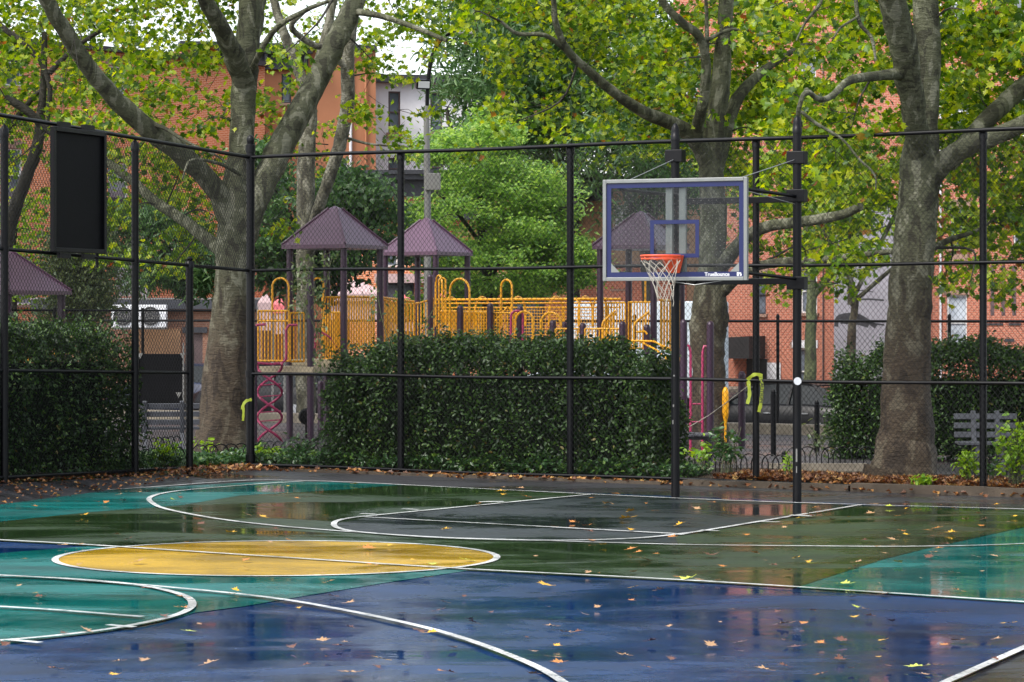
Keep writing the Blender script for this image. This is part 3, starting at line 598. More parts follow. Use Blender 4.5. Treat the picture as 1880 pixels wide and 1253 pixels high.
# ================================================================== HEDGES
def hedge(name, label, path, w, h, n, mat='leaf_hedge', group=None, size=(0.045, 0.085), z0=0.0, ends=True):
    """path: plan points; a dense box of leaves with a wavy skin over a dark twiggy core"""
    path = [Vector(p) for p in path]; segs = [(path[i], path[i + 1]) for i in range(len(path) - 1)]; L = sum((b - a).length for a, b in segs)
    root = thing(name, label, 'hedge', (path[0].x, path[0].y, z0), 0, group); P = []
    def surf(s, side, q):
        acc = 0
        for a, b in segs:
            l = (b - a).length
            if s <= acc + l or (a, b) == segs[-1]:
                t = (s - acc) / l; p = a.lerp(b, t); e = (b - a).normalized(); nr = Vector((-e.y, e.x, 0)); break
            acc += l
        return p, nr, e
    for _ in range(n):
        s = random.uniform(0, L); k = random.random(); fall = 1.0
        de = min(s, L - s)
        hh_ = h * (1 - (0.42 * max(0, 1 - de / (0.95 * w)) ** 2 if ends else 0)) + 0.16 * mnoise.noise(Vector((s * 1.1, 0, 7))) + 0.09 * mnoise.noise(Vector((s * 4, 3, 1)))
        p, nr, e = surf(s, 0, 0)
        if k < 0.56: u_ = -1; zz = random.uniform(0.02, 1) * hh_
        elif k < 0.84: u_ = random.uniform(-1, 1); zz = hh_ * (1 - 0.12 * abs(u_) ** 3)
        else: u_ = 1; zz = random.uniform(0.02, 1) * hh_
        zf = zz / hh_; bul = 1 - 0.25 * max(0, zf - .75) / .25 - 0.10 * (1 - zf)
        dn = 0.17 * mnoise.noise(Vector((s * 2.2, zz * 2.2, u_ * 5))) + 0.06 * mnoise.noise(Vector((s * 7, zz * 7, u_ * 5)))
        dep = abs(random.gauss(0, 0.09)); y = u_ * (w / 2 * bul + dn - dep)
        if ends and random.random() < .5 and de < .8:
            y = random.uniform(-.5, .5) * w * bul; nd = abs(random.gauss(0, .1)) + .10 * (1 - zf) + .10 * mnoise.noise(Vector((y * 3, zz * 2.5, 4))) + .12; p, nr, e = surf(nd if s < L / 2 else L - nd, 0, 0)
        zz = zz + (random.gauss(0, .05) if k < .56 or k > .84 else -dep + 0.8 * dn + (abs(random.gauss(0, .07)) if random.random() < .3 else 0))
        P.append(p + nr * y * (-1) + Vector((0, 0, z0 + max(0.02, zz))))
    for _ in range(int(n * .16)):
        nd = abs(random.gauss(0, .38)) + .02; q = min(nd, .95 * w); hh_ = h * (1 - .42 * (1 - q / (.95 * w)) ** 2); zz = random.random() * hh_ * (1 - .1 * random.random())
        p, nr, e = surf(nd if random.random() < .5 else L - nd, 0, 0); wl = w * (.5 - .12 * max(0, 1 - nd / .3))
        P.append(p + nr * random.uniform(-wl, wl) + e * .16 * mnoise.noise(Vector((zz * 3, 2, 5))) + Vector((0, 0, z0 + max(.02, zz))))
    for _ in range(int(L * 16)):
        s = random.uniform(.3, L - .3); p, nr, e = surf(s, 0, 0); b0 = p + nr * random.uniform(-.4, .4) * w; hs_ = random.uniform(.08, .30); zt = h * (1 - (0.42 * max(0, 1 - min(s, L - s) / (0.95 * w)) ** 2 if ends else 0)) + .16 * mnoise.noise(Vector((s * 1.1, 0, 7))) + .09 * mnoise.noise(Vector((s * 4, 3, 1))) - .10
        lean = Vector((random.gauss(0, .25), random.gauss(0, .25), 1))
        for k in range(int(hs_ * 60)): P.append(b0 + lean * (hs_ * random.random()) + Vector((random.gauss(0, .025), random.gauss(0, .025), z0 + zt)))
    P = np.array([tuple(p) for p in P]); sz = RNG.uniform(size[0], size[1], len(P))
    leaf_object('foliage', P, sz, OVAL_L, mat, root, up=0.35, droop=0.3)
    m = MB()
    for a, b in segs:
        e = (b - a).normalized()
        a2, b2 = (a + e * w * .62, b - e * w * .62)
        m.bar((a2.x, a2.y, z0 + (h - .4) / 2), (b2.x, b2.y, z0 + (h - .4) / 2), w - 0.62, h - .6)
    m.build('inner_twigs', 'hedge_core', root)
    return root
def hpath(xa, xb, A, B, off, nr):
    a = on_line(xa, A, B) + nr * off; b = on_line(xb, A, B) + nr * off; a.z = b.z = 0; return a, b
a = on_line(622, F0 + FN * .75, FE + FN * .75); b = on_line(1232, F0 + FN * .75, FE + FN * .75)
hedge('clipped_hedge', 'long dark green clipped hedge behind the fence, in front of the playground', [a, b], 1.15, 1.88, 60000)
a = on_line(205, F0 + LN * .75, LE + LN * .75); b = on_line(-330, F0 + LN * .75, LE + LN * .75); a.z = b.z = 0
hedge('clipped_hedge', 'tall dark hedge behind the left fence, below the black panel', [b, a], 1.2, 2.13, 50000)
a = W(1535, 0, 43.5); b = W(1960, 0, 41.4); a.z = b.z = 0
hedge('clipped_hedge', 'dark green hedge behind the right bench and the thick plane trunk', [a, b], 1.1, 1.78, 32000)

# ================================================================== TREES
def limb(m, spec, D, n=12, step=5, lob=None, seed=0, jit=0.04):
    """spec: (px, py, width in px, depth offset)"""
    P = []
    for q in spec:
        px, py, w = q[:3]; dd = q[3] if len(q) > 3 else 0.0; DD = D + dd; p = W(px, py, DD); P.append((p.x, p.y, p.z, .92 * w * DD / F / 2))
    C_ = crom(P, step); pts = [Vector(c[:3]) for c in C_]; rad = [max(0.006, c[3]) for c in C_]
    for i in range(1, len(pts) - 1): pts[i] = pts[i] + Vector((mnoise.noise(Vector((i * .7, seed, 0))), mnoise.noise(Vector((i * .7, seed, 9))), 0)) * rad[i] * jit * 5
    ph = seed * 1.3
    def lobes(t, a):
        v = .96 + 0.05 * math.sin(2 * a + ph + 6 * t) + 0.05 * mnoise.noise(Vector((math.cos(a) * 1.5, math.sin(a) * 1.5, t * 14 + seed))) * 2
        return v * (lob(t, a) if lob else 1)
    m.tube(pts, rad, n, True, lobes); return list(zip(pts, rad))
def tree(name, label, base, D, limbs, barkm, group=None, n=14):
    root = thing(name, label, 'tree', base, 0, group); m = MB(); S = []
    for i, (spec, kw) in enumerate(limbs): S += limb(m, spec, D, seed=i + D, **{'n': n, **kw})
    m.build('trunk', barkm, root, smooth=True); root['_s'] = 0; del root['_s']
    return root, S
def crown(root, S, clumps, per, mat, half, size, twigmat='bark_dark', maxd=3.4, sub=0.36, flat=0.55, nsub=9, up=0.35, extra=None, droop=0.25):
    """clumps: (centre Vector, radius); twigs run from the nearest limb to each clump"""
    if not clumps: return
    S = list(S); Sp = np.array([tuple(p) for p, r in S]); m = MB()
    d0 = [float(np.linalg.norm(Sp - np.array(tuple(c)), axis=1).min()) for c, r in clumps]
    for ci in np.argsort(d0):
        c, r = clumps[ci]; dist = np.linalg.norm(Sp - np.array(tuple(c)), axis=1) + np.array([0.0 if rr < 0.22 else 0.5 for _, rr in S]) * 1.0
        k = int(dist.argmin()); p = S[k][0]; dd = (c - p).length
        if dd > maxd or dd < 0.15: continue
        mid = p.lerp(c, .5) + Vector((random.uniform(-.22, .22), random.uniform(-.22, .22), random.uniform(-0.1, .25))) * dd
        pts = [Vector(q[:3]) for q in crom([tuple(p), tuple(mid), tuple(c)], 4)]
        r0 = min(S[k][1] * .75, 0.010 + 0.010 * dd); rads = [r0 * (1 - .65 * i / (len(pts) - 1)) for i in range(len(pts))]; m.tube(pts, rads, 5, False)
        S += list(zip(pts[2:], rads[2:])); Sp = np.concatenate([Sp, np.array([tuple(q) for q in pts[2:]])])
        for _ in range(2):
            e = c + Vector((random.gauss(0, 1), random.gauss(0, 1), random.gauss(0, .6))) * r * .5; b0 = pts[random.randint(3, len(pts) - 2)]
            m.tube([b0, b0.lerp(e, .5) + Vector((random.uniform(-.05, .05), 0, random.uniform(-.05, .08))), e], [0.006, 0.004, 0.002], 4, False)
    P = sprays([tuple(c) for c, r in clumps], [r for c, r in clumps], per, flat=flat, sub=sub, nsub=nsub)
    if extra is not None and len(extra): P = np.concatenate([P, extra])
    leaf_object('crown', P, RNG.uniform(size[0], size[1], len(P)), half, mat, root, up=up, droop=droop)
    if m.v: m.build('twigs', twigmat, root, smooth=True)

T1D = 45.7
def flare(t, a): 
    k = max(0, 1 - t / .22); return 1 + k * (0.10 + 0.28 * abs(math.sin(2.5 * a + .6)) ** 3)
t1, S1 = tree('plane_tree', 'thick forked plane tree rising behind the corner post of the fence', tuple(W(412, 832, T1D)), T1D, [
    ([(404, 850, 104), (408, 800, 92), (415, 700, 84), (421, 600, 76), (426, 500, 70), (430, 420, 72), (436, 350, 66), (443, 280, 54), (446, 215, 52), (449, 160, 58), (452, 110, 56), (456, 60, 50), (458, -10, 46), (452, -110, 40)], dict(n=22, lob=flare, jit=.02)),
    ([(432, 420, 62), (395, 345, 42, -.3), (335, 285, 42, -.8), (270, 235, 40, -1.3), (205, 175, 38, -1.8), (150, 105, 36, -2.3), (105, 35, 34, -2.8), (72, -30, 32, -3.2), (30, -130, 26, -3.8)], dict(n=16)),
    ([(440, 440, 60), (468, 375, 56), (500, 300, 58, .2), (540, 225, 56, .4), (580, 150, 50, .7), (615, 80, 44, .9), (648, 10, 40, 1.2), (690, -80, 34, 1.6)], dict(n=16)),
    ([(450, 160, 46), (432, 110, 44, -.6), (405, 50, 38, -1.2), (378, 0, 34, -1.7), (350, -70, 30, -2.3)], {}),
    ([(458, 100, 30), (470, 50, 30, .5), (478, 0, 26, .8), (500, -80, 22, 1.2)], {}),
    ([(420, 470, 34), (375, 435, 26, .6), (330, 400, 24, 1.0), (285, 370, 22, 1.4), (240, 330, 20, 1.8), (190, 295, 18, 2.2), (150, 275, 15, 2.6)], {}),
    ([(255, 222, 12, -1.2), (300, 235, 9, -1.4), (345, 262, 7, -1.5), (395, 285, 5, -1.6), (418, 300, 4, -1.6)], {}),
    ([(640, 20, 16, 1.2), (700, 30, 13, .8), (760, 50, 11, .4), (820, 75, 8, 0)], {}),
    ([(452, 150, 14), (500, 60, 12, -1), (560, 20, 10, -1.8), (610, 0, 8, -2.4)], {}),
    ([(440, 320, 10, -.3), (400, 300, 7, -.8), (350, 295, 6, -1.2), (335, 330, 4, -1.4)], {})], 'bark_plane')
T2D = 60.0
t2, S2 = tree('plane_tree', 'slimmer mottled plane tree standing behind the first purple pavilion roof', tuple(W(560, 770, T2D)), T2D, [
    ([(562, 790, 44), (561, 650, 40), (561, 500, 38), (561, 380, 37), (562, 300, 36), (566, 230, 34), (570, 175, 34), (590, 100, 22), (606, 30, 20), (622, -60, 18)], dict(n=16)),
    ([(570, 185, 28), (548, 130, 22), (525, 70, 20), (505, 10, 18), (490, -60, 15)], {}),
    ([(568, 470, 24), (580, 400, 25, -1), (602, 335, 26, -1.4), (622, 270, 27, -1.6), (638, 190, 28, -1.8), (638, 110, 27, -2), (646, 40, 26, -2.2), (662, -60, 22, -2.4)], dict(n=14)),
    ([(640, 130, 14, -2), (600, 92, 14, -2.3), (570, 80, 13, -2.6), (535, 50, 12, -3), (560, 20, 8, -3)], {}),
    ([(625, 250, 7, -1.6), (680, 265, 5, -1.6), (750, 270, 3.5, -1.6)], {})], 'bark_pale')
T4D = 46.5
t4, S4 = tree('plane_tree', 'knobbly plane tree standing behind the clear backboard', tuple(W(1305, 828, T4D)), T4D, [
    ([(1305, 850, 82), (1303, 780, 68), (1302, 700, 64), (1300, 640, 68), (1302, 590, 78), (1305, 540, 66), (1308, 460, 60), (1310, 380, 58), (1305, 300, 54), (1312, 220, 50), (1325, 140, 40), (1330, 60, 34), (1340, -60, 28)], dict(n=20, lob=flare, jit=.03)),
    ([(1306, 310, 40), (1275, 255, 34, -.4), (1235, 228, 30, -.8), (1180, 205, 25, -1.3), (1130, 172, 22, -1.7), (1080, 130, 19, -2.1), (1040, 90, 17, -2.5), (1020, 40, 14, -2.8), (1015, -10, 12, -3), (1000, -80, 10, -3.2)], {}),
    ([(1040, 92, 12, -2.5), (1000, 65, 10, -2.8), (950, 62, 8, -3), (920, 40, 6, -3.2)], {}),
    ([(1275, 260, 26, -.4), (1288, 200, 22, -.9), (1297, 130, 20, -1.2), (1285, 70, 20, -1.5), (1250, 40, 18, -1.8), (1215, 0, 16, -2), (1195, -60, 14, -2.2)], {}),
    ([(1297, 110, 10, -1.2), (1298, 60, 9, -1.2), (1296, 0, 8, -1.2)], {}), ([(1296, 75, 8, -1.4), (1340, 55, 8, -1.4), (1385, 58, 6, -1.4)], {}),
    ([(1310, 330, 34), (1345, 200, 26, .5), (1385, 145, 22, .9), (1430, 110, 14, 1.3), (1480, 80, 9, 1.6)], {}),
    ([(1318, 500, 34), (1365, 440, 28, -.8), (1410, 416, 24, -1.4), (1470, 408, 22, -2), (1540, 396, 20, -2.6), (1580, 380, 18, -3)], {}),
    ([(1320, 545, 22), (1370, 498, 18, -.8), (1430, 482, 18, -1.4), (1500, 478, 16, -2.2), (1570, 470, 14, -3), (1640, 462, 12, -3.6)], {})], 'bark_plane')
T3D = 36.6
def flare3(t, a):
    k = max(0, 1 - t / .26); return 1 + k * (0.08 + 0.42 * abs(math.sin(2.0 * a + 1.1)) ** 3)
t3, S3 = tree('plane_tree', 'massive plane tree with flared roots behind the right part of the fence', tuple(W(1658, 890, T3D)), T3D, [
    ([(1655, 905, 150), (1658, 870, 128), (1660, 810, 112), (1662, 740, 100), (1664, 660, 93), (1667, 590, 88), (1672, 520, 86), (1678, 450, 84), (1684, 380, 82), (1688, 330, 84), (1690, 285, 80), (1696, 225, 62), (1700, 160, 58), (1703, 90, 58), (1700, 20, 56), (1698, -100, 48)], dict(n=24, lob=flare3, jit=.02)),
    ([(1688, 290, 56), (1681, 230, 50, -.5), (1672, 170, 50, -.8), (1662, 110, 54, -1.1), (1650, 50, 58, -1.4), (1636, -10, 58, -1.7), (1610, -110, 50, -2.2)], dict(n=16)),
    ([(1695, 350, 60), (1725, 305, 48, -.2), (1765, 275, 42, -.4), (1815, 255, 38, -.6), (1870, 232, 34, -.8), (1930, 200, 30, -1), (2010, 150, 26, -1.2)], dict(n=16)),
    ([(1740, 300, 40, .2), (1775, 262, 38, .4), (1810, 222, 38, .7), (1850, 185, 38, .9), (1890, 150, 36, 1.2), (1960, 90, 30, 1.6)], dict(n=16)),
    ([(1655, 135, 26, -1), (1610, 140, 20, -1.6), (1560, 148, 17, -2.2), (1525, 178, 14, -2.6), (1502, 182, 12, -2.9), (1480, 165, 11, -3.1)], {}),
    ([(1488, 170, 11, -3.1), (1475, 175, 11, -3.2), (1466, 205, 10, -3.2), (1470, 232, 9, -3)], {}),
    ([(1470, 205, 7, -3.1), (1500, 228, 7, -3.1), (1545, 255, 6, -3.1), (1575, 290, 5, -3.1), (1605, 320, 4, -3.1), (1608, 350, 3, -3.1)], {}),
    ([(1570, -20, 9, -2), (1577, 40, 9, -2), (1600, 70, 7, -2), (1608, 112, 5, -2)], {}), ([(1577, 30, 6, -2), (1545, 50, 5, -2.2), (1530, 70, 4, -2.4)], {}),
    ([(1470, -10, 7, -2.4), (1508, 0, 7, -2.4), (1480, 40, 6, -2.4), (1462, 75, 4, -2.4)], {}),
    ([(1715, 455, 14, .5), (1745, 440, 12, .8), (1790, 425, 8, 1), (1830, 400, 4, 1.2)], {})], 'bark_brown' if False else 'bark_plane')
T5D = 72.0
t5, S5 = tree('street_tree', 'thin mossy street tree in front of the red brick building', tuple(W(1490, 755, T5D)), T5D, [
    ([(1488, 800, 32), (1488, 700, 27), (1489, 600, 24), (1490, 530, 22), (1486, 470, 20), (1480, 400, 16), (1475, 330, 12)], {}),
    ([(1492, 545, 17), (1520, 510, 15), (1550, 480, 13), (1575, 440, 10), (1590, 400, 8)], {})], 'bark_green')
T6D = 53.0
t6, S6 = tree('plane_tree', 'leaning dark tree at the left edge behind the black panel', tuple(W(-20, 780, T6D)), T6D, [
    ([(-20, 790, 44), (-8, 620, 36), (6, 480, 33), (22, 400, 30), (45, 335, 27), (68, 270, 24), (76, 200, 17), (80, 150, 14), (82, 60, 12)], {}),
    ([(-6, 260, 16), (25, 225, 14), (60, 180, 10), (76, 165, 8)], {}), ([(10, 180, 18, -1), (45, 200, 18, -1), (90, 240, 16, -1), (140, 272, 16, -1), (185, 300, 12, -1)], {}),
    ([(-30, 20, 13, -1), (10, 55, 12, -1), (55, 90, 11, -1), (90, 150, 12, -1), (86, 240, 9, -1)], {}), ([(90, 135, 12, -1), (130, 95, 11, -1), (180, 60, 9, -1), (260, 20, 7, -1)], {})], 'bark_dark')

# plane foliage: a coarse density table of the canopy (columns of 94, rows of 60), spread through 3-10 m of depth
DENS = ["88888877788888888888", "99999988889999999888", "88766544456888888877", "99876655546999999878", "88765444433899999758", "68733332332368988658", "57644332222357889658", "46543212110234588568", "23442110100000478357", "22443100000000266246", "21221000000000145135", "10010000000000024023"]
ALLS = []
for S_ in (S1, S2, S3, S4, S6):
    ALLS += [(F * p.x / p.y + 940, HOR - (p.z - CAMZ) * F / p.y, p.y, r * F / p.y) for p, r in S_ if r > .045]
ALLS = np.array(ALLS)
CL = {k: [] for k in ('t1', 't2', 't3', 't4', 't6')}; PER = {k: [] for k in CL}
rc_ = random.Random(21)
for r_, row in enumerate(DENS):
    for c_ in range(-3, 23):
        dn = int(row[min(max(c_, 0), 19)]); y0 = -180 + r_ * 60
        if r_ >= 3 and 4 <= c_ <= 6: dn = min(dn, 4)
        nC = dn * 0.95; k = int(nC) + (rc_.random() < nC - int(nC))
        for _ in range(k):
            px = (c_ + rc_.random()) * 94; py = y0 + rc_.random() * 60
            who = rc_.random()
            if px < 230: tr, D = (('t6', 53 + rc_.uniform(-3, 2.5)) if who < .5 else ('t1', (45.5 if who < .9 else 41) + rc_.uniform(-1, 3)))
            elif px < 560: tr, D = ('t1', T1D + (rc_.uniform(-.6, 4.5) if who < .88 else rc_.uniform(-4.5, 0)))
            elif px < 800: tr, D = (('t2', 57.5 + rc_.uniform(-3.5, 2)) if who < .5 else ('t1', 48 + rc_.uniform(-1, 3)))
            elif px < 1380: tr, D = ('t4', 47 + (rc_.uniform(-1.2, 4) if who < .85 else rc_.uniform(-5, 0)))
            elif px < 1560: tr, D = (('t4', 47 + rc_.uniform(-1, 3)) if who < .5 else ('t3', 36 + rc_.uniform(-1, 4)))
            else: tr, D = ('t3', 37.5 + (rc_.uniform(-.5, 4) if who < .7 else rc_.uniform(-3.4, 0))) if who < .8 else ('t4', 47 + rc_.uniform(-2, 3))
            if 740 < px < 880 and 75 < py < 420 and rc_.random() < .72: continue
            # keep the big trunks of the picture mostly clear
            if 380 < px < 490 and py > 0 and D < 45.9 and rc_.random() < .93: continue
            if 1615 < px < 1745 and py > 0 and D < 37 and rc_.random() < .9: continue
            dl = np.hypot(ALLS[:, 0] - px, ALLS[:, 1] - py) - ALLS[:, 3] - 26; hit = (dl < 0) & (D < ALLS[:, 2] + .35)
            if hit.any() and rc_.random() < .9: D = D + (ALLS[hit, 2].max() - D) + rc_.uniform(.5, 2.2)
            CL[tr].append((W(px, py, D), rc_.uniform(.28, .55))); PER[tr].append(int(rc_.uniform(34, 72)))
for k, root, S in (('t1', t1, S1), ('t2', t2, S2), ('t3', t3, S3), ('t4', t4, S4), ('t6', t6, S6)):
    crown(root, S, CL[k], PER[k], 'leaf_plane', PLANE_L, (0.08, 0.155), sub=.30)
crown(t5, S5, [(W(random.uniform(1450, 1620), random.uniform(340, 470), T5D + random.uniform(-1.5, 1.5)), .6) for _ in range(22)], [40] * 22, 'leaf_plane', PLANE_L, (0.14, 0.2))

# finer leaved trees behind the playground
def ellip(cx, cy, rx, ry, D, dD, n, edge=0.0, rr=(.4, .8)):
    out = []
    for _ in range(n):
        a = random.uniform(0, 2 * math.pi); q = random.random() ** .45
        out.append((W(cx + rx * q * math.cos(a), cy + ry * q * math.sin(a), D + random.uniform(-dD, dD) * math.sqrt(max(.1, 1 - q * q))), random.uniform(*rr)))
    return out
T7D = 66.0
t7, S7 = tree('locust_tree', 'bright light green locust tree between the playground and the dark cornice', tuple(W(895, 790, T7D)), T7D, [
    ([(895, 800, 30), (893, 650, 26), (896, 540, 22), (885, 440, 18), (880, 340, 14), (876, 240, 8)], {}), ([(893, 560, 14), (850, 480, 11, .5), (810, 420, 8, 1)], {}), ([(893, 520, 14), (940, 450, 11, -.5), (1000, 400, 8, -1), (1060, 370, 5, -1)], {}), ([(885, 450, 10), (830, 380, 8, -1), (790, 340, 5, -1)], {}), ([(893, 600, 12), (960, 540, 9, .6), (1040, 500, 6, 1)], {})], 'bark_dark')
c7 = ellip(880, 285, 70, 75, T7D, 2.4, 44, rr=(.3, .6)) + ellip(890, 400, 155, 78, T7D, 3.4, 90, rr=(.3, .6)) + ellip(930, 490, 155, 52, T7D, 3.4, 76, rr=(.3, .6)) + ellip(975, 350, 70, 45, T7D, 2.4, 22, rr=(.3, .6)) + ellip(1040, 455, 55, 16, T7D - 1, 1, 10, rr=(.3, .5)) + ellip(810, 560, 90, 22, T7D, 2, 20) + ellip(790, 270, 40, 20, T7D, 1.5, 8, rr=(.3, .5)) + ellip(1060, 500, 30, 60, T7D - 1, 1, 10, rr=(.3, .5))
crown(t7, S7, c7, [170] * len(c7), 'leaf_locust', OVAL_L, (0.09, 0.15), sub=.34, nsub=17, flat=.34, up=.7, maxd=6)
T8D = 90.0
for cx, cy, rx, ry, D, n, base, lb in ((925, 60, 110, 250, 88, 110, 900, 'dark green feathery tree behind the street lamp'), (1040, 60, 130, 270, 92, 150, 1050, 'tall dark green tree filling the gap left of the hoop'), (1190, 230, 90, 170, 86, 70, 1190, 'dark green tree just behind the top of the left hoop post'), (1010, -60, 220, 120, 96, 100, 1000, 'tallest dark tree crown behind the leaf canopy')):
    tr, S = tree('ailanthus_tree', lb, tuple(W(base, 740, D)), D, [([(base, 752, 34), (base + 5, 600, 30), (base - 6, 400, 26), (base + 8, 200, 18), (cx, cy - ry * .6, 6)], {}), ([(base, 450, 18), (base - 50, 330, 13), (base - 80, 200, 8)], {}), ([(base, 420, 18), (base + 45, 300, 13), (base + 60, 180, 8)], {})], 'bark_dark')
    c8 = ellip(cx, cy, rx, ry, D, 4.5, n, rr=(.6, 1.2))
    crown(tr, S, c8, [150] * len(c8), 'leaf_dark', NARROW_L, (0.24, 0.42), sub=.9, nsub=30, flat=.45, maxd=7, up=.35)
# leafy small trees at the left, behind the fence
for nm, lb, cs, D, mat, half, sz, base, per, bk in (
    ('holly_tree', 'dense greyish green bushy tree behind the left hedge', [(145, 480, 46, 66, 1.2, 60), (140, 560, 50, 40, 1.2, 34)], 54.5, 'leaf_greyish', OVAL_L, (.07, .12), 150, 110, 'bark_dark'),
    ('locust_tree', 'dark feathery tree in front of the orange building beside the air conditioners', [(290, 445, 80, 60, 1.6, 42), (300, 510, 75, 22, 1.5, 16), (370, 480, 40, 60, 1.5, 18), (250, 400, 60, 18, 1.5, 10)], 62.0, 'leaf_dark', NARROW_L, (.16, .28), 345, 75, 'bark_dark'),
    ('maple_tree', 'low mid green tree between the two purple pavilion roofs', [(640, 370, 65, 45, 1.6, 42), (520, 460, 55, 70, 1.5, 36), (600, 480, 60, 55, 1.5, 30), (720, 440, 55, 50, 1.5, 14), (500, 340, 40, 80, 1.5, 20)], 63.0, 'leaf_dark', OVAL_L, (.13, .2), 600, 90, 'bark_dark'),
    ('street_shrub', 'yellow green bush low at the left edge behind the fence', [(30, 420, 50, 90, 1, 16), (60, 520, 50, 30, 1, 12)], 56.5, 'leaf_fresh', OVAL_L, (.1, .16), 25, 60, 'bark_dark'),
    ('street_tree', 'leafy street tree high on the right in front of the red brick', [(1400, 250, 110, 110, 2.5, 30), (1560, 330, 90, 80, 2.5, 26), (1830, 380, 70, 70, 2, 12), (1790, 150, 90, 90, 2, 12)], 66.0, 'leaf_plane', PLANE_L, (.14, .2), 1560, 60, 'bark_plane')):
    lim = [([(base, 760, 22), (base + 3, 620, 18), (base - 4, 500, 14), (cs[0][0], cs[0][1], 6)], {})] + [([(base, 560, 10), ((base + c[0]) / 2, (500 + c[1]) / 2 + 10, 8), (c[0], c[1], 4)], {}) for c in cs[1:]]
    tr, S = tree(nm, lb, tuple(W(base, 740, D)), D, lim, bk, n=8)
    cc = []
    for c in cs: cc += ellip(c[0], c[1], c[2], c[3], D, c[4], c[5], rr=(.3, .6))
    crown(tr, S, cc, [per] * len(cc), mat, half, sz, sub=.4, nsub=16, flat=.6, maxd=5)

# ivy hanging through the fence beside the first pavilion
def cluster(name, label, cat, cs, D, mat, half, sz, stemspec=None, up=.3, droop=.6, kind=None, group=None, flat=.8):
    b = W(cs[0][0], cs[0][1], D); root = thing(name, label, cat, tuple(b), 0, group)
    P = []
    for cx, cy, rx, ry, dD, n in cs:
        for _ in range(n):
            q = (random.gauss(0, .5), random.gauss(0, .5)); P.append(tuple(W(cx + rx * q[0], cy + ry * q[1], D + random.uniform(-dD, dD))))
    leaf_object('foliage', P, RNG.uniform(sz[0], sz[1], len(P)), half, mat, root, up=up, droop=droop)
    if stemspec:
        m = MB()
        for sp in stemspec:
            pts = [W(x, y, D) for x, y in sp]; m.tube([Vector(c) for c in crom([tuple(p) for p in pts], 4)] if len(pts) > 2 else pts, 0.006, 5)
        m.build('stem', 'bark_green', root)
    return root
ivD = on_line(600, F0, FE).y + .05
cluster('climbing_vine', 'withered grey green vine hanging on the fence beside the front pavilion', 'vine', [(560, 500, 26, 40, .1, 70), (590, 560, 16, 60, .08, 80), (585, 640, 12, 60, .08, 60), (545, 545, 20, 40, .08, 50), (600, 480, 20, 20, .1, 30)], ivD, 'leaf_greyish', OVAL_L, (.05, .10), [[(560, 470), (575, 540), (583, 600), (590, 700)], [(540, 500), (560, 560), (585, 620)], [(610, 470), (596, 540), (588, 620)]])
cluster('climbing_vine', 'thin vine sprigs on the fence above the hedge, before the second pavilion', 'vine', [(690, 560, 20, 40, .1, 26), (780, 600, 26, 26, .1, 36), (745, 620, 30, 20, .1, 40)], on_line(740, F0, FE).y + .05, 'leaf_greyish', OVAL_L, (.05, .09), [[(690, 510), (700, 580), (720, 650)], [(800, 560), (780, 600), (770, 650)]])
# ivy and weeds at the foot of the fences
def groundcover(name, label, xa, xb, A_, B_, nr, w, n, mat, h=.22, sz=(.06, .11)):
    a = on_line(xa, A_, B_); b = on_line(xb, A_, B_); P = []
    for _ in range(n):
        t = random.random(); u_ = random.random() * w + .12; p = a.lerp(b, t) + nr * u_
        hh_ = h * (0.4 + 0.9 * abs(mnoise.noise(Vector((p.x * 1.1, p.y * 1.1, 2))))) ; P.append((p.x, p.y, .05 + random.random() ** .6 * hh_ * 1.6))
    o = leaf_object(name, P, RNG.uniform(sz[0], sz[1], n), OVAL_L, mat, None, up=.6); return tag(o, label, 'ground cover', kind='stuff')
groundcover('ground_ivy', 'dark ivy and weeds along the foot of the fence', 392, 1245, F0, FE, FN, 1.0, 9000, 'leaf_ivy')
groundcover('ground_ivy', 'dark ivy trailing round the corner of the fence by the gateway', 330, 462, F0, LE, LN, 1.4, 2600, 'leaf_ivy', .2)
groundcover('ground_ivy', 'low weeds along the foot of the left fence', -300, 345, F0, LE, LN, .7, 3500, 'leaf_ivy', .2)
def weed(label, px, py, D, rx, h_px, n, mat='leaf_fresh', sz=(.06, .11), spread=1.0):
    b = W(px, py, D); root = thing('leafy_weed', label, 'plant', tuple(b)); P = []; m = MB()
    for k in range(max(4, n // 14)):
        tip = W(px + random.gauss(0, rx * .5), py - h_px * random.uniform(.5, 1.0), D + random.uniform(-.2, .2)); base_ = b + Vector((random.gauss(0, .05), random.gauss(0, .05), 0))
        mid = base_.lerp(tip, .55) + Vector((0, 0, .04)); m.tube([base_, mid, tip], [.006, .005, .003], 5)
        for _ in range(14):
            t = random.uniform(.25, 1); q = (base_.lerp(mid, t * 2) if t < .5 else mid.lerp(tip, t * 2 - 1)); P.append(tuple(q + Vector((random.gauss(0, .05), random.gauss(0, .05), random.gauss(0, .03))) * spread))
    m.build('stem', 'bark_green', root); leaf_object('leaves', P, RNG.uniform(sz[0], sz[1], len(P)), OVAL_L, mat, root, up=.6); return root
weed('bright green sprig on the ground before the big forked trunk', 380, 850, 42.5, 22, 52, 60)
weed('tall weed beside the gateway post with pale leaves', 300, 862, 38.5, 40, 60, 120)
weed('yellow green weed at the foot of the pink spiral climber', 500, 850, 40.6, 40, 35, 120)
weed('weed with feathery leaves left of the long hedge', 560, 850, 40.5, 40, 55, 160, 'leaf_ivy')
weed('tall leafy weed between the two hoop posts', 1335, 868, 35.6, 38, 90, 200, 'leaf_ivy', (.05, .12))
weed('light green sprig left of the tall weed, near the pink ladder', 1290, 862, 36.0, 34, 62, 70)
weed('small pale weed just left of the right hoop post', 1446, 872, 35.3, 14, 42, 40, 'leaf_fresh', (.04, .07))
weed('low bright green tuft at the right root of the thick trunk', 1700, 893, 34.8, 26, 16, 110)
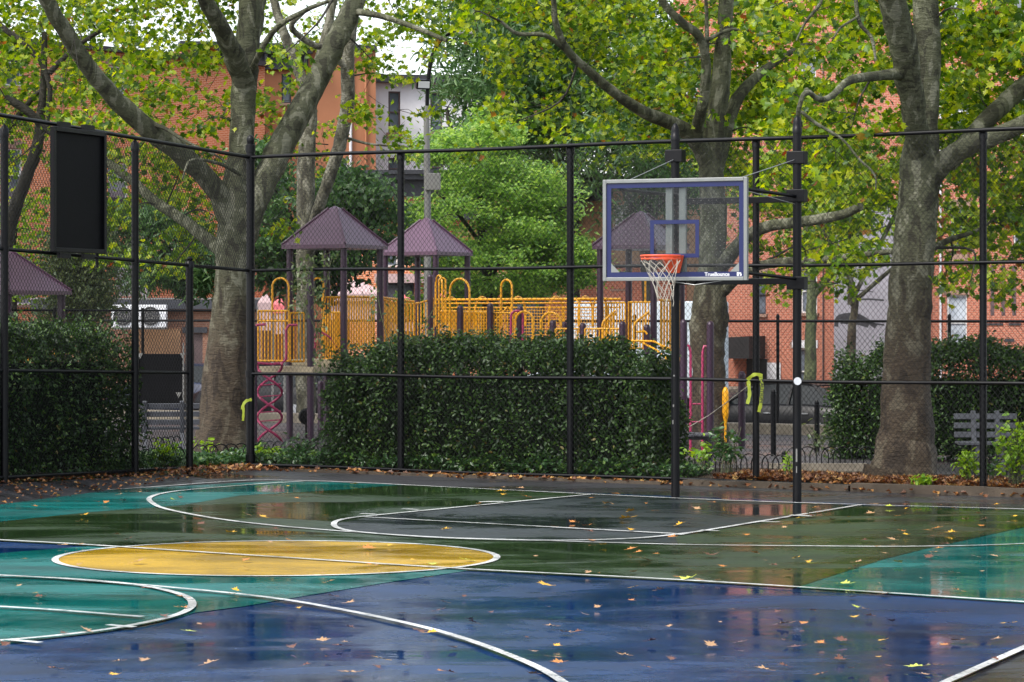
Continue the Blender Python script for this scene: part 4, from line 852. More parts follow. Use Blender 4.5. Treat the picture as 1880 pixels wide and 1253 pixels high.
weed('green bush between the thick trunk and the right bench', 1775, 880, 35.2, 24, 52, 160, 'leaf_fresh', (.06, .12))
weed('large light green bush at the right edge before the bench', 1865, 895, 34.4, 42, 130, 420, 'leaf_fresh', (.06, .13), 1.6)
weed('thin feathery weed on the ground at the right edge', 1818, 880, 35.2, 20, 40, 60, 'leaf_ivy')
weed('shrubby weed to the left of the right hedge', 1500, 838, 39.5, 30, 60, 60, 'leaf_greyish')

# ================================================================== PLAYGROUND
def gp_(px, D): return Vector(((px - 940) * D / F, D, 0))
def arc_pts(a, b, z0, z1, n=10):     # inverted U from a up, over and down to b
    a, b = Vector(a), Vector(b); r = (b - a).length / 2; c = (a + b) / 2; e = (b - a).normalized(); pts = [Vector((a.x, a.y, z0))]
    for k in range(n + 1):
        t = math.pi * (1 - k / n); q = c + e * r * math.cos(t); pts.append(Vector((q.x, q.y, z1 - r + r * math.sin(t))))
    pts.append(Vector((b.x, b.y, z0))); return pts
def pole(par, px, D, py_top, zb=0.0, r=.062, dome=True, name='post'):
    g = gp_(px, D); zt = zat(py_top, D); m = MB(); m.tube([(g.x, g.y, zb - .05), (g.x, g.y, zt - .05)], r, 16)
    m.lathe((g.x, g.y, zt - .05), [(r, 0), (r * .95, .02), (r * .7, .045), (r * .3, .06)] if dome else [(r, 0), (r, .05)], 16); return m.build(name, 'purple_metal', par, smooth=True)
def roof(par, c, side, ze, za, name='roof'):
    m = MB(); h = side / 2; cn = [c + U * sx * h + V * sy * h for sx, sy in ((-1, -1), (1, -1), (1, 1), (-1, 1))]; ci = [c + (q - c) * .93 for q in cn]; ap = .10
    tp = [c + (q - c) * .13 for q in cn]
    z = lambda L, zz: [Vector((q.x, q.y, zz)) for q in L]
    rings = [z(ci, ze - .0), z(cn, ze), z(cn, ze + .07), z(tp, za - .05), z([c + (q - c) * .02 for q in cn], za)]
    for a, b in zip(rings[:-1], rings[1:]): m.add(a + b, [(i, (i + 1) % 4, 4 + (i + 1) % 4, 4 + i) for i in range(4)])
    m.add(rings[0], [(3, 2, 1, 0)]); o = m.build(name, 'purple_roof', par)
    m = MB()
    for i in range(4): m.tube([rings[2][i] + Vector((0, 0, .012)), rings[3][i] + Vector((0, 0, .012))], .022, 6)
    m.build('ridge', 'purple_roof', o.parent, smooth=True); return o
def bars(par, A_, B_, zl, zh, n, r=.016, name='rail_panel', mat='yellow_metal', mid=(), zhB=None, sag=0):
    m = MB(); zB = zh if zhB is None else zhB
    def top(t): return zh + (zB - zh) * t - sag * math.sin(math.pi * t)
    def bot(t): return zl + (zB - zh) * t - sag * math.sin(math.pi * t)
    for fn in (top, bot) + tuple((lambda t, f=f: bot(t) + (top(t) - bot(t)) * f) for f in mid):
        m.tube([A_.lerp(B_, t) + Vector((0, 0, fn(t))) for t in np.linspace(0, 1, 8)], r * 1.25, 8)
    for i in range(n + 1):
        t = i / n; p = A_.lerp(B_, t); m.tube([(p.x, p.y, bot(t)), (p.x, p.y, top(t))], r if 0 < i < n else r * 1.25, 6)
    return m.build(name, mat, par, smooth=True)
def hoop(par, pa, Da, pb, Db, py0, py1, r=.02, mat='yellow_metal', name='arch'):
    a, b = gp_(pa, Da), gp_(pb, Db); D = (Da + Db) / 2; m = MB(); m.tube(arc_pts(a, b, zat(py0, D), zat(py1, D)), r, 8); return m.build(name, mat, par, smooth=True)
DK = 1.47
PS = thing('play_structure', 'yellow and purple playground climbing structure with peaked roofs behind the long hedge', 'playground structure', tuple(gp_(631, 49.6)))
# front pavilion (roofed tower nearest the corner post)
n1 = gp_(631, 49.6); s_ = 1.2; cs1 = [n1, n1 - U * s_, n1 - U * s_ + V * s_, n1 + V * s_]; c1 = (cs1[0] + cs1[2]) / 2
EZ = 3.50
def tpost(par, p, zt, r=.062):
    m = MB(); m.tube([(p.x, p.y, -.05), (p.x, p.y, zt)], r, 16); return m.build('post', 'purple_metal', par, smooth=True)
for p in cs1: tpost(PS, p, EZ + .02)
roof(PS, c1, 1.42, EZ, 4.30)
n2 = gp_(800, 55.0); s2 = 1.22; cs2 = [n2, n2 - U * s2, n2 - U * s2 + V * s2, n2 + V * s2]; c2 = (cs2[0] + cs2[2]) / 2
for p in cs2: tpost(PS, p, EZ + .02)
roof(PS, c2, 1.38, EZ, 4.28)
n3 = gp_(1200, 50.0); s3 = 1.12; cs3 = [n3, n3 - U * s3, n3 - U * s3 + V * s3, n3 + V * s3]; c3 = (cs3[0] + cs3[2]) / 2
for p in cs3: tpost(PS, p, EZ + .02)
roof(PS, c3, 1.34, EZ, 4.22)
for px, D, py in ((570, 49.0, 500), (790, 54.0, 505), (845, 51.5, 562), (900, 51.2, 558), (955, 50.8, 563), (1015, 50.0, 589), (1036, 51, 592), (1070, 49.8, 594), (1143, 49.4, 591), (1188, 49.6, 597), (1255, 45.2, 588), (466, 48.5, 598), (1362, 47.3, 683), (589, 52.2, 700)):
    pole(PS, px, D, py)
# decks
def deck(par, P, z, th=.12):
    m = MB(); m.prism([(p.x, p.y, z - th) for p in P], (0, 0, th)); return m.build('deck', 'deck_tan', par, bevel=.01)
deck(PS, [c1 + U * a * .62 + V * b * .62 for a, b in ((-1, -1), (1, -1), (1, 1), (-1, 1))], DK)
fl_ = cs1[0] - U * 1.22; deck(PS, [n1 - U * 1.24 - V * .05, n1 - U * 1.24 - V * .9, n1 - U * .05 - V * .9, n1 - U * .05 - V * .05], DK - .12, .16)
deck(PS, [c2 + U * a * .6 + V * b * .6 for a, b in ((-1, -1), (1, -1), (1, 1), (-1, 1))], DK)
deck(PS, [c3 + U * a * .55 + V * b * .55 for a, b in ((-1, -1), (1, -1), (1, 1), (-1, 1))], DK)
deck(PS, [gp_(800, 53.2), gp_(1110, 50.5), gp_(1150, 51.3), gp_(840, 54.0)], DK - .1)
# yellow rail panels
G_ = gp_
bars(PS, G_(474, 49.3), G_(530, 49.0), zat(663, 49), zat(571, 49), 9, .015, mid=(.8,))
bars(PS, G_(533, 49.4), G_(558, 49.6), zat(664, 49.5), zat(575, 49.5), 4, .014)
bars(PS, G_(594, 50.2), G_(628, 49.7), zat(660, 50), zat(574, 50), 8)
bars(PS, G_(636, 49.7), G_(686, 50.5), zat(640, 50), zat(545, 50), 11, .019)
bars(PS, G_(592, 51), G_(632, 51.2), zat(640, 51), zat(546, 51), 8)
bars(PS, G_(696, 50.8), G_(760, 52.8), zat(632, 51), zat(546, 51), 10, .017, zhB=zat(553, 51.5))
bars(PS, G_(700, 51.2), G_(796, 54.4), zat(640, 52), zat(550, 52), 16, .015, sag=.10, zhB=zat(548, 53))
bars(PS, G_(806, 52.6), G_(842, 52.0), zat(640, 52), zat(572, 52), 8)
bars(PS, G_(848, 51.8), G_(898, 51.4), zat(636, 51.6), zat(574, 51.6), 11, .015)
bars(PS, G_(902, 51.3), G_(952, 50.9), zat(636, 51), zat(575, 51), 10, .015)
bars(PS, G_(1020, 49.9), G_(1068, 49.8), zat(640, 49.9), zat(604, 49.9), 6, .014)
bars(PS, G_(1074, 49.7), G_(1140, 49.5), zat(645, 49.6), zat(604, 49.6), 10, .014)
bars(PS, G_(1112, 50.8), G_(1148, 50.6), zat(628, 50.7), zat(556, 50.7), 7, .015)
bars(PS, G_(1154, 50.6), G_(1196, 50.2), zat(640, 50.3), zat(555, 50.3), 8, .014)
bars(PS, G_(1214, 50.2), G_(1246, 50.8), zat(640, 50.4), zat(552, 50.4), 6, .022)
def stairrail(p0, p1, D0, D1, y0, y1, yb, n):
    m = MB(); a = W(p0, y0, D0); b = W(p1, y1, D1); m.tube([W(p0, yb, D0), a, a.lerp(b, .08) + Vector((0, 0, .05)), b, W(p1, y1 + 10, D1)], .022, 8)
    for i in range(1, n):
        t = i / n; q = a.lerp(b, t); m.tube([q, (q.x, q.y, zat(yb, D0))], .013, 6)
    m.build('stair_rail', 'yellow_metal', PS, smooth=True)
stairrail(1106, 1130, 50, 50, 598, 570, 640, 5); stairrail(1164, 1192, 49.8, 49.8, 600, 572, 640, 5)
m = MB(); m.tube([W(1168, 610, 49.2), W(1184, 609, 49.2), W(1188, 614, 49.2)], .02, 8); m.tube([W(1160, 626, 48.8), W(1200, 627, 48.6), W(1236, 645, 48.2), W(1250, 662, 48)], .02, 8); m.build('hand_rail', 'yellow_metal', PS, smooth=True)
m = MB(); m.tube([W(1175, 627, 48.9), W(1205, 643, 48.5), W(1225, 660, 48.3)], .02, 8); m.build('hand_rail', 'yellow_metal', PS, smooth=True)
# tunnel of bars between the second pavilion and the third
A4, B4 = G_(802, 54.2), G_(1114, 51.4); m = MB()
for z, r in ((zat(550, 53), .024), (zat(557, 53), .016), (zat(565, 53), .014)):
    m.tube([A4 + Vector((0, 0, z)), B4 + Vector((0, 0, z))], r, 8); q = V * .55; m.tube([A4 + q + Vector((0, 0, z)), B4 + q + Vector((0, 0, z))], r, 8)
for i in range(64):
    p = A4.lerp(B4, i / 63); m.tube([(p.x, p.y, 1.55), (p.x, p.y, zat(565, 53))], .006, 4, False)
for j in range(16):
    z = 1.55 + (zat(565, 53) - 1.55) * j / 15; m.tube([A4 + Vector((0, 0, z)), B4 + Vector((0, 0, z))], .006, 4, False)
m.build('mesh_panel', 'yellow_metal', PS, smooth=True)
for k, px in enumerate((815, 875, 942, 1012, 1064, 1090)):
    p = A4.lerp(B4, (px - 802) / 312); m = MB(); m.tube(arc_pts(p, p + V * .55, zat(600, 53), zat(545, 53)), .02, 8); m.build('arch', 'yellow_metal', PS, smooth=True)
for a, b in ((((900, 600)), ((932, 563))), ((932, 563), (962, 600))):
    m = MB(); m.tube([W(a[0], a[1], 52.0), W(b[0], b[1], 52.0)], .015, 6); m.build('brace', 'yellow_metal', PS)
hoop(PS, 500, 49.9, 530, 49.8, 570, 511); hoop(PS, 572, 50.5, 594, 50.4, 640, 511, mat='yellow_metal')
hoop(PS, 826, 51.9, 862, 51.6, 640, 512, .022); hoop(PS, 920, 51.4, 940, 51.2, 600, 514, .022); hoop(PS, 800, 53.4, 812, 53, 600, 506, .02); hoop(PS, 806, 52.4, 818, 52.4, 600, 511, .02)
hoop(PS, 946, 50.6, 979, 50.4, 640, 572, .022); hoop(PS, 993, 50.2, 1030, 50, 640, 574, .022); hoop(PS, 1045, 51.6, 1064, 51.4, 612, 550, .018)
hoop(PS, 938, 50.6, 960, 50.6, 640, 571, .024, 'pink_metal')
# pole with a flag-like tall bar
m = MB(); g = G_(1185, 50.5); m.tube([(g.x, g.y, 1.4), (g.x, g.y, zat(505, 50.5))], .018, 8); m.build('pole', 'yellow_metal', PS, smooth=True)
# pink parts: entry frame, spiral climber, hand rail
m = MB(); pts = [W(x, y, 48.9) for x, y in ((488, 596), (472, 597), (466, 603), (465, 640), (466, 658), (472, 667), (500, 669), (518, 667), (525, 660), (526, 640), (525, 606), (531, 597), (546, 597))]
m.tube(pts, .024, 8); m.build('entry_frame', 'pink_metal', PS, smooth=True)
m = MB(); zt, zb = zat(668, 48.9), 0.0; hp = 47 * 48.9 / F
for s in (-1, 1):
    pts = []
    for k in range(60):
        z = zb + (zt - zb) * k / 59; ph = math.pi * (z - zat(789, 48.9)) / hp; c = W(495, 700, 48.9); pts.append(Vector((c.x + s * .22 * math.sin(ph), c.y + s * .22 * math.cos(ph), z)))
    m.tube(pts, .024, 8)
m.build('spiral_climber', 'pink_metal', PS, smooth=True)
for py in (728, 757, 707, 773):
    m = MB(); m.tube([W(476, py + 1, 48.9), W(516, py - 2, 48.9)], .012, 6); m.build('rung', 'pink_metal', PS, smooth=True)
m = MB(); m.tube([W(578, 640, 50), W(579, 613, 50), W(592, 611, 50), W(606, 620, 50), W(624, 645, 50)], .018, 8); m.build('hand_rail', 'pink_metal', PS, smooth=True)
m = MB(); c = W(563, 765, 50.5); m.lathe(c, [(.0, -.06), (.12, -.05), (.155, 0), (.12, .05), (0, .06)], 20, M=Matrix(((1, 0, 0), (0, 0, 1), (0, 1, 0)))); m.build('drum_wheel', 'black_metal', PS, smooth=True)
m = MB(); m.tube([c - Vector((0, 0, .15)), (c.x, c.y, 0)], .03, 8); m.build('drum_stand', 'black_metal', PS)
# ladder frame right of the hoop
PL = thing('climbing_ladder', 'pink ladder frame hooked to a purple post between the two hoop posts', 'ladder', tuple(G_(1285, 44.9)))
pole(PL, 1304, 44.9, 591)
m = MB()
for x0, x1 in ((1268, 1262), (1290, 1302)):
    m.tube([W(x1 if x0 < 1280 else 1303, 634 if x0 < 1280 else 637, 45.0)] + [W(x0 + (-1 if x0 > 1280 else 1) * 0 + (3 if x0 > 1280 else -3), 636, 45.0), W(x0, 646, 45.0), (W(x0, 0, 45.0).x, 45.0, 0)], .023, 8)
m.build('side_rail', 'pink_metal', PL, smooth=True)
for py in (742, 775, 803):
    m = MB(); m.tube([W(1268, py, 45.0), W(1290, py, 45.0)], .014, 6); m.build('rung', 'pink_metal', PL, smooth=True)
YP = thing('spring_paddle', 'yellow paddle shaped play marker on a thin stalk beside the pink ladder', 'play marker', tuple(G_(1332, 46.3)))
m = MB(); D = 46.3; pts = [W(1332, y, D) for y in (711, 714, 722, 740, 760, 768, 774, 782, 830)]
m.tube(pts, [w * D / F / 2 for w in (3, 9, 12.5, 13, 12.5, 9, 6, 5, 5)], 14); m.build('paddle', 'yellow_metal', YP, smooth=True)
for dx in (-4, 4):
    m = MB(); m.tube([W(1332 + dx, y, D - .045) for y in (720, 735, 762)], .008, 6); m.build('rib', 'yellow_metal', YP, smooth=True)
# second small pavilion at the left edge
P2 = thing('play_pavilion', 'small purple roofed pavilion at the left edge behind the hedge', 'pavilion', tuple(G_(20, 50.0)))
n5 = G_(14, 49.6); s5 = 1.5; ctr5 = n5 - U * s5 / 2 + V * s5 / 2; cs5 = [n5, n5 - U * s5, n5 - U * s5 + V * s5, n5 + V * s5]
z5 = zat(541, 50)
for p in cs5: tpost(P2, p, z5 + .02, .075)
c5 = (cs5[0] + cs5[2]) / 2; roof(P2, c5, 1.78, z5, z5 + .85)
bars(P2, cs5[0], cs5[3], 1.2, 1.75, 8)
# soft coloured market tents glimpsed behind the pavilions
def tent(label, px, py_e, py_a, w_px, D, mat, base=-.7):
    c = W(px, py_e, D); root = thing('pop_up_tent', label, 'tent', (c.x, c.y, base)); h = w_px * D / F / 2; za = zat(py_a, D); m = MB(); cn = [Vector((c.x + a * h, c.y + b * h, c.z)) for a, b in ((-1, -1), (1, -1), (1, 1), (-1, 1))]
    m.add(cn + [Vector((c.x, c.y, za))] + [p - Vector((0, 0, .22)) for p in cn], [(0, 1, 4), (1, 2, 4), (2, 3, 4), (3, 0, 4)] + [(5 + i, 5 + (i + 1) % 4, (i + 1) % 4, i) for i in range(4)]); m.build('canopy', mat, root)
    for p in cn:
        m = MB(); m.tube([(p.x, p.y, base), (p.x, p.y, c.z - .1)], .02, 6); m.build('leg', 'lamp_grey', root)
    m = MB(); m.box((c.x, c.y, c.z - .50), (h * 1.7, h * 1.7, .55)); m.build('side_wall', 'canopy_pale', root)
tent('small pink peaked tent left of the first pavilion post', 512, 560, 542, 22, 72, 'canopy_pink'); tent('pale pink tent just right of the corner post', 487, 556, 536, 26, 76, 'canopy_pale')
tent('red tent behind the rail between the first two pavilions', 738, 556, 538, 50, 74, 'canopy_pink'); tent('wide pale pink tent behind the first pavilion', 655, 540, 512, 110, 80, 'canopy_pale'); tent('reddish tent behind the second pavilion post', 815, 560, 530, 46, 76, 'canopy_pink')

# ================================================================== STREET FURNITURE IN THE PARK
def bench(label, px, D, py_back, rz, length, loc=None, flip=False):
    g = gp_(px, D); root = thing('park_bench', label, 'bench', (g.x, g.y, 0), rz)
    for y, z in ((-.30, .45), (-.19, .455), (-.08, .46), (.03, .455)):
        m = MB(); m.box((0, y, z), (length, .09, .035)); m.build('seat_slat', 'bench_grey', root, local=True, bevel=.006)
    for y, z in ((.13, .56), (.155, .69), (.18, .82)):
        m = MB(); M = Matrix.Rotation(R(-12), 3, 'X'); m.box((0, y, z), (length, .03, .085), M=M); m.build('back_slat', 'bench_grey', root, local=True, bevel=.006)
    for x in (-length / 2 + .28, length / 2 - .28):
        m = MB(); m.bar((x, .08, .40), (x, .225, .90), .06, .07, (1, 0, 0)); m.bar((x, -.32, .41), (x, .10, .41), .07, .06); m.bar((x, -.28, .40), (x, -.30, 0), .07, .07, (1, 0, 0)); m.bar((x, .06, .40), (x, .20, 0), .07, .07, (1, 0, 0)); m.build('frame', 'bench_grey', root, local=True, bevel=.01)
    return root
bench('grey slatted bench in front of the right hedge, beside the thick plane trunk', 1812, 38.9, 0, R(-2), 0.90 * 1.0)
bench('slatted bench seen through the gateway, left of the big forked trunk', 300, 43.8, 0, R(188), 1.15)
bench('weathered low bench between the two hoop posts', 1266, 41.5, 0, R(95), .8)
# black board behind the gateway
g = gp_(294, 47.0); BB = thing('message_board', 'black board on white legs standing behind the gateway', 'board', (g.x, g.y, 0))
m = MB(); m.box((g.x, g.y, (zat(650, 47) + zat(741, 47)) / 2), (84 * 47 / F, .04, 91 * 47 / F)); m.build('board', 'board_black', BB, bevel=.01)
for px in (254, 337):
    m = MB(); p = gp_(px, 47.0); m.box((p.x, p.y - .03, .95), (.025, .03, 1.7)); m.build('leg', 'lamp_grey', BB)
m = MB()
for px, py in ((257, 652), (335, 652), (252, 724), (328, 724)):
    c = W(px, py, 46.96); m.add([c + Vector((-.05, 0, .03)), c + Vector((.05, 0, .03)), c + Vector((0, 0, -.07))], [(0, 1, 2)])
m.build('corner_plate', 'lamp_grey', BB)
# low hoop edging of the beds
def edging(label, xa, xb, ya, yb, D0=None):
    a, b = Gd(xa, ya), Gd(xb, yb); a.z = b.z = 0; L = (b - a).length; e = (b - a) / L; root = thing('hoop_edging', label, 'edging fence', tuple(a), 0, 'low arched iron edgings round the beds'); n = max(2, int(L / .17))
    m = MB(); m.tube(arc_pts((0, 0, 0), (.27, 0, 0), 0, .36, 10), .009, 6, False); me = None
    for i in range(n):
        if me is None: o = m.build('hoop', 'black_metal', root, local=True, smooth=True); me = o.data
        else: o = link('hoop', me, root)
        o.location = e * (i * .17); o.rotation_euler = (0, 0, math.atan2(e.y, e.x))
    m = MB(); m.tube([a + Vector((0, 0, .08)), b + Vector((0, 0, .08))], .008, 6); m.build('rail', 'black_metal', root)
edging('low arched iron edging between the gateway and the corner post', 352, 470, 862, 858)
edging('low arched iron edging behind the gateway weeds, in front of the bench', 255, 345, 872, 866); edging('farther low arched iron edging seen through the gateway', 262, 330, 848, 842)
edging('low arched iron edging at the foot of the spiral climber', 470, 600, 852, 858)
edging('low arched iron edging between the two hoop posts', 1246, 1440, 876, 884); edging('low arched iron edging between the right hoop post and the thick trunk', 1444, 1600, 866, 866); edging('low arched iron edging below the right bench', 1790, 1960, 884, 888)
for px, D, yt, lb in ((1420, 44.0, 715, 'tall thin black bollard post between the two hoop posts'), (1500, 45.5, 735, 'thin black bollard post right of the right hoop post'), (1440, 41.5, 828, 'short black finial post beside the right hoop post'), (296, 40.2, 845, 'short black finial post in the gateway weeds')):
    g = gp_(px, D); root = thing('bollard', lb, 'bollard', tuple(g)); zt = zat(yt, D); m = MB(); m.tube([(g.x, g.y, -.05), (g.x, g.y, zt - .08)], .045 if D > 43 else .035, 12); m.build('shaft', 'black_metal', root, smooth=True)
    m = MB(); m.lathe((g.x, g.y, zt - .08), [(.05, -.02), (.05, 0), (.035, .01), (.045, .04), (.02, .08)], 12); m.build('finial', 'black_metal', root, smooth=True)
# low grey wall strip behind the bed
m = MB(); a, b = Gd(1412, 872), Gd(1590, 872); m.bar((a.x, a.y, .08), (b.x, b.y, .08), .12, .16); tag(m.build('kerb', 'concrete'), kind='structure')

# street lamp with a flood light
LD_ = 61.0
lamp = thing('street_lamp', 'tall grey street lamp with curved arm above the second pavilion', 'street lamp', (W(785, 0, LD_).x, LD_, STREET_Z))
m = MB(); m.tube([W(785, 745, LD_), W(785, 400, LD_), W(783, 195, LD_)], [.095, .08, .065], 12); m.build('pole', 'lamp_grey', lamp, smooth=True)
m = MB(); m.tube([Vector(c) for c in crom([tuple(W(x, y, LD_)) for x, y in ((784, 198), (786, 150), (793, 105), (808, 75), (828, 60), (850, 60))], 5)], .048, 10); m.build('arm', 'black_metal', lamp, smooth=True)
m = MB(); c = W(857, 61, LD_); m.box(c, (.40, .26, .09)); hd_ = m.build('lamp_head', 'lamp_grey', lamp, bevel=.03)
m = MB(); m.lathe(c + Vector((.03, 0, -.045)), [(.13, 0), (.11, -.03), (.03, -.04)], 16); m.build('lens', 'pane_curtain', lamp, smooth=True)
m = MB(); c = W(777, 155, LD_ - .12); Mf = Matrix.Rotation(R(18), 3, 'Z') @ Matrix.Rotation(R(14), 3, 'X'); m.box(c, (.33, .12, .22), M=Mf); fo = m.build('flood_light', 'black_metal', lamp, bevel=.02)
m = MB(); m.box(c - Mf @ Vector((0, .064, 0)), (.26, .006, .15), M=Mf); m.build('flood_lens', 'window_white', lamp)
m = MB(); c = W(795, 334, LD_ - .1); m.box(c, (.34, .10, .38)); m.build('sign_back', 'lamp_grey', lamp, bevel=.01)
m = MB(); c = W(785, 690, LD_); m.lathe((c.x, c.y, STREET_Z), [(.2, 0), (.2, .3), (.12, .5), (.1, .6)], 14); m.build('base', 'lamp_grey', lamp, smooth=True)

# caution tape
def tape(label, strips, w=.07, ink=None):
    root = thing('caution_tape', label, 'tape', tuple(strips[0][0]))
    for k, pts in enumerate(strips):
        m = MB(); P = [Vector(c) for c in crom([tuple(p) for p in pts], 5)] if len(pts) > 2 else [Vector(p) for p in pts]; vs = []; n = len(P)
        for i, p in enumerate(P):
            t = (P[min(i + 1, n - 1)] - P[max(i - 1, 0)]).normalized(); sd = t.cross(Vector((0, 1, .15 * math.sin(i)))).normalized() * w / 2 * (1 + .15 * math.sin(i * 1.7)); vs += [p + sd, p - sd]
        m.add(vs, [(2 * i, 2 * i + 1, 2 * i + 3, 2 * i + 2) for i in range(n - 1)]); o = m.build('strip', 'tape_yellow', root); so_ = o.modifiers.new('thick', 'SOLIDIFY'); so_.thickness = .002
    return root
TD = on_line(1388, F0, FE).y - .07
tp = tape('yellow caution tape knotted round the fence post between the hoop posts', [
    [W(1374, 700, TD), W(1376, 725, TD), W(1372, 742, TD - .02)], [W(1396, 688, TD - .03), W(1399, 712, TD - .03), W(1397, 740, TD - .03), W(1393, 757, TD - .02)], [W(1372, 698, TD), W(1385, 688, TD - .04), W(1400, 690, TD - .04)]], .045)
textobj('CAUTION', .07, 'tape_ink', Matrix(((0, 1, 0), (0, 0, -1), (-1, 0, 0))), W(1395.3, 696, TD - .045), 'lettering', tp, .001)
m = MB(); m.tube([W(1262, 786, 44.9), W(1300, 764, TD + 8), W(1340, 735, TD + 4), W(1376, 707, TD)], .007, 5); m.build('strand', 'net_cord', tp)
tape('short yellow caution tape tied to the corner post', [[W(462, 735, F0.y - .1), W(452, 736, F0.y - .11), W(446, 744, F0.y - .12), W(444, 752, F0.y - .12)], [W(462, 733, F0.y - .1), W(448, 741, F0.y - .13), W(447, 758, F0.y - .13), W(446, 773, F0.y - .12)]], .035)
# crumpled white bag on the court edge
g = Gd(152, 889); bag = MB(); rb = random.Random(4)
prof = []
for i in range(7):
    for j in range(12):
        a = 2 * math.pi * j / 12; r = (.0, .07, .10, .105, .085, .05, .0)[i] * (1 + .25 * mnoise.noise(Vector((i * .9, j * .9, 1)))); bag.v.append((g.x + r * 1.25 * math.cos(a), g.y + r * math.sin(a), (0, .004, .03, .07, .105, .13, .14)[i]))
bag.f = [(i * 12 + j, i * 12 + (j + 1) % 12, (i + 1) * 12 + (j + 1) % 12, (i + 1) * 12 + j) for i in range(6) for j in range(12)]
tag(bag.build('plastic_bag', 'white_paint'), 'crumpled white plastic bag at the edge of the asphalt below the left hedge', 'litter')

# ================================================================== BUILDINGS
class Bld:
    """a building whose front stands on the plan line from column pxa (depth Da) at heading th; x along the front, y into it"""
    def __init__(s, name, label, pxa, Da, th):
        g = gp_(pxa, Da); s.o = Vector((g.x, g.y, STREET_Z)); s.th = th; s.root = thing(name, label, 'building', tuple(s.o), th)
        s.e = Vector((math.cos(th), math.sin(th), 0)); s.B = s.o + s.e
    def xz(s, px, py):
        p = on_line(px, s.o, s.B); return (p - s.o).dot(s.e) if True else 0, zat(py, p.y) - STREET_Z
    def wall(s, x0, x1, h, ops, mat, y=0.0, rev=.14, name='wall'):
        """front wall with real openings; ops (xa, xb, za, zb)"""
        xs = sorted({x0, x1, *[min(max(v, x0), x1) for o in ops for v in o[:2]]}); zs = sorted({0.0, h, *[min(max(v, 0), h) for o in ops for v in o[2:4]]}); m = MB()
        for i in range(len(xs) - 1):
            for j in range(len(zs) - 1):
                cx, cz = (xs[i] + xs[i + 1]) / 2, (zs[j] + zs[j + 1]) / 2
                if any(o[0] < cx < o[1] and o[2] < cz < o[3] for o in ops): continue
                m.add([(xs[i], y, zs[j]), (xs[i + 1], y, zs[j]), (xs[i + 1], y, zs[j + 1]), (xs[i], y, zs[j + 1])], [(0, 1, 2, 3)])
        for a, b, c, d_ in [o[:4] for o in ops]:
            q = [(a, c), (b, c), (b, d_), (a, d_)]
            for k in range(4):
                (u0, v0), (u1, v1) = q[k], q[(k + 1) % 4]; m.add([(u0, y, v0), (u0, y + rev, v0), (u1, y + rev, v1), (u1, y, v1)], [(0, 1, 2, 3)])
        return m.build(name, mat, s.root, local=True)
    def body(s, x0, x1, h, dep, mat, y=0.0, roofm='cornice_dark', name='side_wall'):
        m = MB(); y1 = y + dep
        m.add([(x0, y, 0), (x0, y1, 0), (x0, y1, h), (x0, y, h), (x1, y, 0), (x1, y1, 0), (x1, y1, h), (x1, y, h)], [(0, 3, 2, 1), (4, 5, 6, 7), (1, 2, 6, 5)]); m.build(name, mat, s.root, local=True)
        m = MB(); m.box(((x0 + x1) / 2, (y + y1) / 2 + .1, h - .06), (x1 - x0 - .02, dep - .22, .1)); m.build('roof', roofm, s.root, local=True)
    def win(s, a, b, c, d_, frame='window_white', pane='pane_glass', y=0.0, rev=.10, sill='stone_trim', lintel=None, mull=1, vm=0, fw=.06, sh=.10):
        root = s.root; m = MB(); yy = y + rev; W_, H_ = b - a, d_ - c
        for x, z, w, h in ((a + fw / 2, (c + d_) / 2, fw, H_), (b - fw / 2, (c + d_) / 2, fw, H_), ((a + b) / 2, c + fw / 2, W_ - 2 * fw, fw), ((a + b) / 2, d_ - fw / 2, W_ - 2 * fw, fw)): m.box((x, yy, z), (w, .07, h))
        for k in range(mull): m.box(((a + b) / 2, yy - .005, c + H_ * (k + 1) / (mull + 1)), (W_ - 2 * fw, .06, fw * .8))
        for k in range(vm): m.box((a + W_ * (k + 1) / (vm + 1), yy - .002, (c + d_) / 2), (fw * .6, .055, H_ - 2 * fw))
        f = m.build('window', frame, root, local=True)
        m = MB(); m.box(((a + b) / 2, yy + .03, (c + d_) / 2), (W_ - .02, .012, H_ - .02)); m.build('pane', pane, f, local=True)
        if sill: m = MB(); m.box(((a + b) / 2, y - .03, c - sh / 2 - .002), (W_ + .16, .18, sh)); m.build('sill', sill, f, local=True)
        if lintel: m = MB(); m.box(((a + b) / 2, y - .012, d_ + .14), (W_ + .24, .05, .26)); m.build('lintel', lintel, f, local=True)
        return f
    def trim(s, x0, x1, z, w, h, mat='cornice_dark', y=0.0, name='cornice'):
        m = MB(); m.box(((x0 + x1) / 2, y - w / 2 + .01, z), (x1 - x0, w, h)); return m.build(name, mat, s.root, local=True)
def P4(b, x0, y0, x1, y1):       # pixel rectangle -> local opening
    a, zt = b.xz(x0, y0); c, zb = b.xz(x1, y1); return (min(a, c), max(a, c), min(zb, zt), max(zb, zt))
def cornice(b, x0, x1, z, y=0.0, brack=True, sc=1.0):
    root = b.root; m = MB()
    for dz, w, h in ((0, .62, .12), (-.14, .50, .15), (-.42, .16, .40), (-.66, .22, .08)): m.box(((x0 + x1) / 2, y - w * sc / 2 + .02, z + dz * sc), (x1 - x0 + w * .5 * sc, w * sc, h * sc))
    m.build('cornice', 'cornice_dark', root, local=True)
    if brack:
        n = int((x1 - x0) / (1.1 * sc))
        for k in range(n + 1):
            m = MB(); x = x0 + .1 + (x1 - x0 - .2) * k / max(1, n); m.box((x, y - .2 * sc, z - .42 * sc), (.13, .36 * sc, .42 * sc)); m.build('bracket', 'cornice_dark', root, local=True, bevel=.03)

